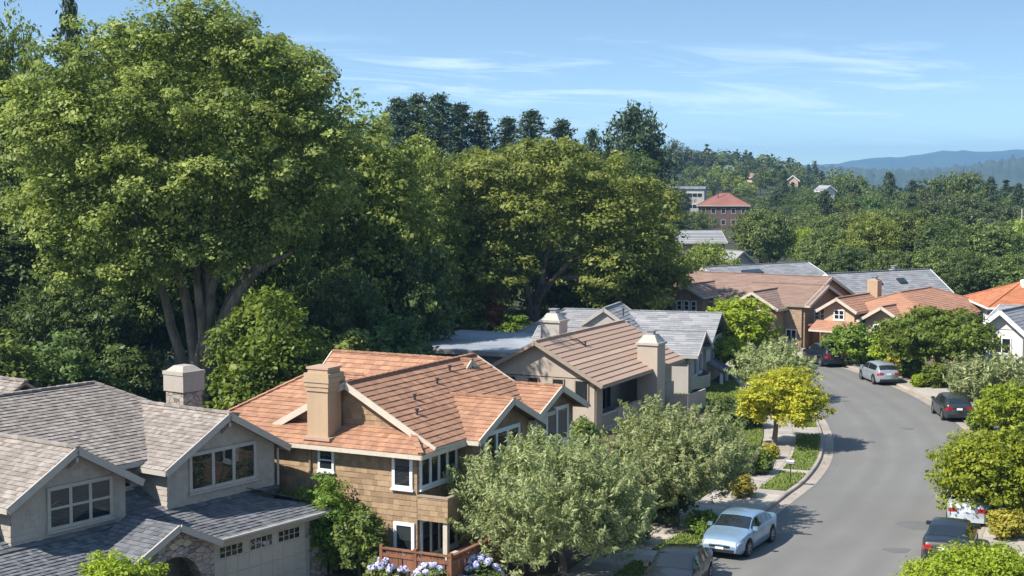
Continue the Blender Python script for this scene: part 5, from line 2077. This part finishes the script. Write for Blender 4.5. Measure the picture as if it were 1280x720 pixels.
simple_house('white_roofed_cottage', 'pale cottage among trees left of the utility pole', 1126, 268, 330, 4.5, 5, 4.9, 6.0, .2, 'shingle_grey', 'stucco_white', 'white_trim', False, 1)

# ------------------------------------------------------------------ fence, mailbox, pole, rocks
f = empty('wooden_fence', (-3.1, 51.6, 0), ang_of(.46, .888), 'reddish brown vertical board fence enclosing the lower porch of the tiled house', 'fence')
m, tp = MB(), MB()
def fence_run(p, q, z=1.75):
    p, q = V((*p, 0)), V((*q, 0))
    n = int((q - p).length / .145)
    d = (q - p).normalized()
    for i in range(n):
        a, b = p + d * (i * .145), p + d * (i * .145 + .137)
        m.beam((a + V((0, 0, z / 2 + rnd.uniform(-.01, .01)))), (b + V((0, 0, z / 2))), .025, z, r=rnd.random())
    tp.beam(p + V((0, 0, z + .03)), q + V((0, 0, z + .03)), .16, .05)
    tp.beam(p + V((0, 0, z - .2)) + d.cross(Z) * .03, q + V((0, 0, z - .2)) + d.cross(Z) * .03, .03, .12)
fence_run((-1.9, .4), (.9, .4))
fence_run((.9, .4), (.9, 4.5))
m.build('board_panel', 'cedar', f)
tp.build('top_rail', 'cedar', f)
for p in ((-1.9, .4), (-.5, .4), (.9, .4), (.9, 2.5), (.9, 4.5)):
    m = MB()
    m.box(p[0] - .06, p[0] + .06, p[1] - .06, p[1] + .06, 0, 1.9)
    m.build('post', 'cedar', f)

p = gp(988, 605, .13)
mb = empty('mailbox', p, R(-30), 'grey mailbox with a rounded top on a thin post in the lawn strip', 'mailbox')
m = MB()
m.tube([(0, 0, -.1), (0, 0, 1.0)], .028, 8)
m.beam((-.2, 0, .97), (.2, 0, .97), .05, .04)
m.build('post', 'dark_metal', mb)
m = MB()
prof = [(-.08, 0), (-.08, .1)] + [(-.08 * math.cos(a), .1 + .08 * math.sin(a)) for a in [PI * k / 8 for k in range(1, 8)]] + [(.08, .1), (.08, 0)]
for i in range(len(prof)):
    a, b = prof[i], prof[(i + 1) % len(prof)]
    m.face([(-.2, a[0], .99 + a[1]), (.2, a[0], .99 + a[1]), (.2, b[0], .99 + b[1]), (-.2, b[0], .99 + b[1])])
m.face([(.2, a[0], .99 + a[1]) for a in prof])
m.face([(-.2, a[0], .99 + a[1]) for a in prof][::-1])
m.build('box', 'steel', mb)
m = MB()
m.box(.02, .13, .082, .094, 1.1, 1.24)
m.build('flag', 'shingle_red', mb)

d = 232
x = (1277 - 640) / FPX * d
up = empty('utility_pole', (x, d, ground_h(x, d)), 0, 'slim pale utility pole with a crossarm above the valley wood', 'pole')
m = MB()
g = ground_h(x, d)
m.tube([(0, 0, -.2), (0, 0, 9.4 - g)], [.18, .12], 8)
m.build('pole', 'concrete', up)
m = MB()
m.beam((-1.0, 0, 8.6 - g), (1.0, 0, 8.6 - g), .12, .14)
m.build('crossarm', 'bark_dark', up)


def rock(label, px, py, r, seed):
    rg = np.random.default_rng(seed)
    p = gp(px, py, .1)
    m = MB()
    nu, nv = 9, 6
    jit = rg.uniform(.75, 1.2, (nv + 1, nu))
    for j in range(nv + 1):
        t = PI * j / nv
        for i in range(nu):
            a = 2 * PI * i / nu
            k = r * (jit[j, i] if 0 < j < nv else 1)
            m.v.append((k * math.sin(t) * math.cos(a) * 1.2, k * math.sin(t) * math.sin(a), k * math.cos(t) * .75 + r * .3))
    for j in range(nv):
        for i in range(nu):
            a, b = j * nu + i, j * nu + (i + 1) % nu
            m.f.append((a, a + nu, b + nu, b))
            m.r.append(rg.random())
    o = m.build('boulder', 'rock')
    o.location = p
    tag(o, label, 'rock', 'boulders edging the right hand garden')


surf_mat('rock', (0.33, 0.29, 0.26), 0.95, 0.35, 1.5, 0.9, 8)
for i, (px, py, r, lb) in enumerate(((1128, 468, .5, 'leftmost grey boulder of the garden edging'), (1138, 471, .42, 'small boulder second in the garden edging'), (1160, 480, .4, 'boulder at the corner of the driveway'),
                                 (1172, 482, .55, 'largest boulder edging the driveway'), (1183, 480, .38, 'boulder at the right end of the garden edging'))):
    rock(lb, px, py, r, 300 + i)
# ------------------------------------------------------------------ cars
def paint(name, col, metal=.3, rough=.28):
    m, nt, out = new_mat(name)
    b = node(nt, 'ShaderNodeBsdfPrincipled', i_Roughness=rough, i_Metallic=metal)
    tc = node(nt, 'ShaderNodeTexCoord')
    n1 = node(nt, 'ShaderNodeTexNoise', i_Scale=3.0, i_Detail=4.0)
    nt.links.new(tc.outputs['Object'], n1.inputs['Vector'])
    r = ramp(nt, [(.3, mul(col, .88)), (.7, col)])
    nt.links.new(n1.outputs['Fac'], r.inputs['Fac'])
    nt.links.new(r.outputs['Color'], b.inputs['Base Color'])
    b.inputs['Coat Weight'].default_value = .6
    b.inputs['Coat Roughness'].default_value = .05
    nt.links.new(b.outputs[0], out.inputs['Surface'])


paint('paint_black', (0.008, 0.009, 0.011), 0.0, .4)
paint('paint_navy', (0.014, 0.018, 0.03), 0.2)
paint('paint_silver_sky_tint', (0.24, 0.36, 0.50), .45)  # silver paint with the reflected blue of the sky mixed into its colour
paint('paint_silver', (0.34, 0.38, 0.43), .4)
paint('paint_white', (0.48, 0.53, 0.58), 0.2)
paint('paint_charcoal', (0.035, 0.04, 0.046), .3)
surf_mat('tyre', (0.02, 0.02, 0.02), 0.9, 0.1, 5)
surf_mat('rim', (0.45, 0.46, 0.48), 0.35, 0.1, 5, metal=.8)
surf_mat('black_plastic', (0.02, 0.02, 0.022), 0.6, 0.1, 5)
surf_mat('red_lens', (0.35, 0.012, 0.015), 0.2, 0.1, 5, coat=.8)
surf_mat('clear_lens', (0.62, 0.65, 0.68), 0.12, 0.1, 5, coat=.8)
surf_mat('plate', (0.75, 0.75, 0.72), 0.5, 0.05, 5)
surf_mat('chrome', (0.7, 0.7, 0.72), 0.15, 0.05, 5, metal=1.0)
glass_mat('car_glass', (0.012, 0.016, 0.02), 0.0, .03)

KINDS = {
    'sedan': dict(L=2.32, W=.91, belt=.95, wb=1.36, R_=.335,
                  top=[(-2.32, .62), (-2.30, .95), (-2.18, 1.05), (-1.62, 1.10), (-.95, 1.385), (-.35, 1.455), (.1, 1.45), (.45, 1.39), (1.08, 1.02), (1.5, .95), (1.95, .86), (2.2, .76), (2.3, .62), (2.32, .5)],
                  ws=(.47, 1.06), rw=(-1.58, -.97), side=(-1.4, .95), pillar=(-.18,)),
    'hatch': dict(L=2.15, W=.9, belt=.98, wb=1.3, R_=.335,
                  top=[(-2.15, .65), (-2.13, .98), (-2.05, 1.08), (-1.72, 1.38), (-1.3, 1.48), (-.4, 1.53), (.1, 1.51), (.5, 1.42), (1.12, 1.05), (1.5, .98), (1.85, .9), (2.05, .78), (2.13, .62), (2.15, .5)],
                  ws=(.53, 1.1), rw=(-2.02, -1.68), side=(-1.65, 1.0), pillar=(-.15,)),
    'suv': dict(L=2.3, W=.94, belt=1.08, wb=1.36, R_=.365,
                top=[(-2.3, .7), (-2.28, 1.05), (-2.2, 1.16), (-1.9, 1.55), (-1.5, 1.66), (-.5, 1.7), (.1, 1.68), (.5, 1.58), (1.1, 1.16), (1.5, 1.1), (1.95, 1.02), (2.2, .9), (2.28, .7), (2.3, .55)],
                ws=(.54, 1.08), rw=(-2.17, -1.9), side=(-1.8, 1.0), pillar=(-.2, -1.1)),
}


def car(label, p, head, kind, pmat, group=None):
    K = KINDS[kind]
    L_, W_ = K['L'], K['W']
    tx, tz = [a for a, b in K['top']], [b for a, b in K['top']]
    # smooth the roofline a little
    fx = np.linspace(-L_, L_, 400)
    fz = np.interp(fx, tx, tz)
    ker = np.hanning(23)
    fz2 = np.convolve(np.pad(fz, 11, mode='edge'), ker / ker.sum(), 'valid')
    R_, wz = K['R_'], K['R_'] - .01
    wheels = (K['wb'], -K['wb'] + .02)
    RA = R_ + .06

    def sect(x):
        zt = float(np.interp(x, fx, fz2))
        e = abs(x) / L_
        w_ = W_ * (1 - .20 * e ** 7 - .05 * e ** 2)
        zb = .2 + .1 * max(0, e - .85) / .15
        for c in wheels:
            if abs(x - c) < RA:
                zb = max(zb, wz + math.sqrt(RA * RA - (x - c) ** 2))
        bl = min(K['belt'] + .04 * (-x / L_), zt - .04)
        c = min(1, max(0, (zt - bl - .05) / .3))
        z2 = max(.34, zb + .03)
        z3 = max(.62, zb + .06)
        z3 = min(z3, bl - .06) if bl - .06 > z2 else z2 + .01
        z4 = max(bl - .05, z3 + .01)
        pts = [(0, zb), (w_ * .9, zb), (w_ * .985, min(z2, bl - .1) if bl - .1 > zb else z2), (w_, z3), (w_ * .985, z4), (w_ * .95, bl)]
        y6 = .87 + (.755 - .87) * c
        z6 = bl + (zt - bl) * (.55 + .33 * c)
        pts += [(w_ * y6, z6), (w_ * (y6 - .12), zt - .012), (0, zt + .015)]
        return pts

    xs = sorted(set([round(v, 4) for v in np.linspace(-L_, L_, 70)] + [round(c + RA * math.cos(PI * k / 18) * 1.0, 4) for c in wheels for k in range(19)]))
    root = empty('parked_car', p, head, label, 'car', group)
    root.rotation_euler = (0, 0, head)
    m = MB()
    S_ = [sect(x) for x in xs]
    n = len(S_[0])
    full = []
    for x, s in zip(xs, S_):
        ring = [(x, y, z) for y, z in s] + [(x, -y, z) for y, z in s[-2:0:-1]]
        full.append(ring)
    k = len(full[0])
    for ring in full:
        m.v += ring
    for i in range(len(full) - 1):
        for j in range(k):
            a, b = i * k + j, i * k + (j + 1) % k
            m.f.append((a, a + k, b + k, b))
            m.r.append(.5)
    m.f.append(tuple(range(k)))
    m.f.append(tuple(range((len(full) - 1) * k, len(full) * k))[::-1])
    m.r += [.5, .5]
    body = m.build('body', pmat, root, smooth=True)
    body.data.set_sharp_from_angle(angle=R(38))

    def lerp_sect(x, i, t, sgn, o):
        s = sect(x)
        a, b = V((x, s[i][0] * sgn, s[i][1])), V((x, s[i + 1][0] * sgn, s[i + 1][1]))
        q = a.lerp(b, t)
        s2 = sect(x + .02)
        a2, b2 = V((x + .02, s2[i][0] * sgn, s2[i][1])), V((x + .02, s2[i + 1][0] * sgn, s2[i + 1][1]))
        nn = (b - a).cross(a2.lerp(b2, t) - q)
        if nn.length < 1e-7:
            nn = V((0, sgn, 0))
        nn.normalize()
        if nn.y * sgn + nn.z < 0:
            nn = -nn
        return q + nn * o

    def patch(name, x0, x1, spans, mat, o=.006, nx=10, parent=root, both=True):
        """spans: list of (section index, t0, t1)"""
        m = MB()
        for sgn in ((1, -1) if both else (1,)):
            cols = []
            for i in range(nx + 1):
                x = x0 + (x1 - x0) * i / nx
                col = []
                for (si, t0, t1) in spans:
                    for q in range(3):
                        col.append(lerp_sect(x, si, t0 + (t1 - t0) * q / 2, sgn, o))
                cols.append(col)
            for i in range(nx):
                for j in range(len(cols[0]) - 1):
                    a, b, c, d_ = cols[i][j], cols[i + 1][j], cols[i + 1][j + 1], cols[i][j + 1]
                    m.face([a, b, c, d_])
        return m.build(name, mat, parent, smooth=True)

    patch('windshield', K['ws'][0], K['ws'][1], [(6, .25, 1), (7, 0, 1)], 'car_glass')
    patch('rear_window', K['rw'][0], K['rw'][1], [(6, .25, 1), (7, 0, 1)], 'car_glass')
    # side glass between the pillars
    stops = [K['side'][1]] + list(K['pillar']) + [K['side'][0]]
    for a, b in zip(stops[:-1], stops[1:]):
        for sgn in (1, -1):
            m = MB()
            N_ = 10
            for i in range(N_):
                x, x2 = (a - .035) + (b + .035 - a + .035) * i / N_, (a - .035) + (b + .035 - a + .035) * (i + 1) / N_
                m.face([lerp_sect(x, 5, .08, sgn, .006), lerp_sect(x2, 5, .08, sgn, .006), lerp_sect(x2, 5, .9, sgn, .006), lerp_sect(x, 5, .9, sgn, .006)])
            m.build('side_window', 'car_glass', root, smooth=True)
    # sill trim, lights, grille, plates
    zl = K['belt']
    for sgn in (1, -1):
        m = MB()
        for i in range(8):
            x, x2 = L_ - .42 + .36 * i / 8, L_ - .42 + .36 * (i + 1) / 8
            m.face([lerp_sect(x, 3, .35, sgn, .008), lerp_sect(x2, 3, .35, sgn, .008), lerp_sect(x2, 4, .9, sgn, .008), lerp_sect(x, 4, .9, sgn, .008)])
        zf = tz[-2] - .02
        m.box(L_ - .06, L_ - .005, sgn * W_ * .48, sgn * W_ * .74, zf - .1, zf - .0)
        m.build('headlight', 'clear_lens', root, smooth=False)
        m = MB()
        for i in range(6):
            x, x2 = -L_ + .03 + .26 * i / 6, -L_ + .03 + .26 * (i + 1) / 6
            m.face([lerp_sect(x, 3, .25, sgn, .009), lerp_sect(x2, 3, .25, sgn, .009), lerp_sect(x2, 4, .9, sgn, .009), lerp_sect(x, 4, .9, sgn, .009)])
        m.box(-L_ - .015, -L_ + .05, sgn * W_ * .46, sgn * W_ * .76, zl - .22, zl - .06)
        m.build('tail_light', 'red_lens', root)
        m = MB()
        mx = K['ws'][1] - .2
        m.box(mx - .06, mx + .07, sgn * (W_ * .93), sgn * (W_ + .13), K['belt'] + .01, K['belt'] + .15)
        m.build('mirror', pmat, root)
    for sgn in (1, -1):
        m = MB()
        for xd in [K['side'][1] - .02] + [K['pillar'][0]] + [K['pillar'][0] - .95]:
            for si, t0, t1 in ((2, .1, 1), (3, 0, 1), (4, 0, 1)):
                m.face([lerp_sect(xd, si, t0, sgn, .003), lerp_sect(xd + .014, si, t0, sgn, .003), lerp_sect(xd + .014, si, t1, sgn, .003), lerp_sect(xd, si, t1, sgn, .003)])
        m.build('door_seam', 'black_plastic', root)
        m = MB()
        for xd in (K['pillar'][0] + .12, K['pillar'][0] - .78):
            q = lerp_sect(xd, 3, .7, sgn, .012)
            m.box(q.x - .08, q.x + .08, q.y - .012, q.y + .012, q.z - .015, q.z + .015)
        m.build('door_handle', pmat, root)
    m = MB()
    m.face([lerp_sect(L_ - .34, 6, .1, 1, .003), lerp_sect(L_ - .36, 6, .1, 1, .003), lerp_sect(L_ - .36, 6, .1, -1, .003), lerp_sect(L_ - .34, 6, .1, -1, .003)])
    m.build('bonnet_seam', 'black_plastic', root)
    m = MB()
    zf = tz[-2] - .04
    m.box(L_ - .03, L_ + .012, -.42, .42, zf - .1, zf - .01)
    m.box(L_ - .03, L_ + .008, -.6, .6, .3, .42)
    m.build('grille', 'black_plastic', root)
    m = MB()
    m.box(L_ + .009, L_ + .022, -.17, .17, .42, .51)
    m.build('front_plate', 'plate', root)
    m = MB()
    m.box(-L_ - .02, -L_ + .02, -.17, .17, zl - .24, zl - .12)
    m.build('rear_plate', 'plate', root)
    m = MB()
    m.box(-L_ - .025, -L_ + .06, -W_ * .74, W_ * .74, .3, .46)
    m.build('rear_bumper', 'black_plastic' if kind != 'sedan' else pmat, root)
    m = MB()
    m.box(-L_ + .3, L_ - .3, -W_ * .72, W_ * .72, .2, .62)
    m.build('underbody', 'black_plastic', root)
    for c in wheels:
        for sgn in (1, -1):
            m = MB()
            m.lathe((c, sgn * (W_ - .115), wz), (0, sgn, 0), [(-.1, R_ * .66), (-.1, R_ * .92), (-.07, R_), (.07, R_), (.1, R_ * .93), (.1, R_ * .66)], 22)
            wo_ = m.build('wheel', 'tyre', root, smooth=False)
            m = MB()
            m.lathe((c, sgn * (W_ - .115), wz), (0, sgn, 0), [(.06, .02), (.06, R_ * .3), (.05, R_ * .3)], 10)
            for q in range(7):
                a = 2 * PI * q / 7
                e = V((math.cos(a), 0, math.sin(a)))
                cc = V((c, sgn * (W_ - .05), wz))
                m.beam(cc + e * R_ * .12, cc + e * R_ * .66, .05, .05, up=V((0, 1, 0)))
            m.lathe((c, sgn * (W_ - .115), wz), (0, sgn, 0), [(.095, R_ * .62), (.1, R_ * .67), (.085, R_ * .67)], 22)
            m.build('rim', 'rim', wo_)
    return root


def aim(p, q):
    return math.atan2(q.y - p.y, q.x - p.x)


def along(C, p, forward=True):
    i = near(C, p)
    i = min(max(i, 2), len(C) - 3)
    t = C[i + 2] - C[i - 2]
    a = math.atan2(t[1], t[0])
    return a if forward else a + PI


def curb_pos(C, side, px, py, dist=1.15):
    """a parking place beside the kerb near the survey point"""
    p = gp(px, py)
    i = near(C, p)
    t = C[i + 1] - C[i - 1]
    t = t / np.linalg.norm(t)
    nrm_ = np.array([-t[1], t[0]]) * side
    q = C[i] - nrm_ * dist
    return V((q[0], q[1], 0.005)), math.atan2(t[1], t[0])


GC = 'cars parked along the kerb'
q, a = curb_pos(KL, 1, 918, 686, 1.25)
car('sky tinted silver sedan facing the viewer on the left kerb beside an olive tree', q, a + PI, 'sedan', 'paint_silver_sky_tint', GC)
q, a = curb_pos(KL, 1, 826, 737, 1.05)
car('black sedan cut off by the lower picture edge, nearest car on the left kerb', q, a + PI, 'sedan', 'paint_black', GC)
car('black car half hidden under the nearest yellow green treetop', V((17.2, 58.7, .005)), along(KR, V((17.3, 59.8, 0))), 'sedan', 'paint_black', GC)
car('pale silver sedan showing its red tail lights under the vivid yellow green tree', V((19.9, 65.2, .005)), along(KR, V((20.1, 66.2, 0))), 'sedan', 'paint_white', GC)
def parked(px, py):
    p = gp(px, py, .005)
    return p, along(KR, p)
q, a = parked(1189, 521)
car('charcoal hatchback at the right kerb beside the round olive tree', q, a, 'hatch', 'paint_charcoal', GC)
q, a = parked(1098, 477)
car('silver estate car parked at the right kerb in the middle of the bend', q, a, 'hatch', 'paint_silver', GC)
q, a = parked(1029, 455)
car('dark navy car furthest along the street where the road disappears', q, a, 'suv', 'paint_navy', GC)
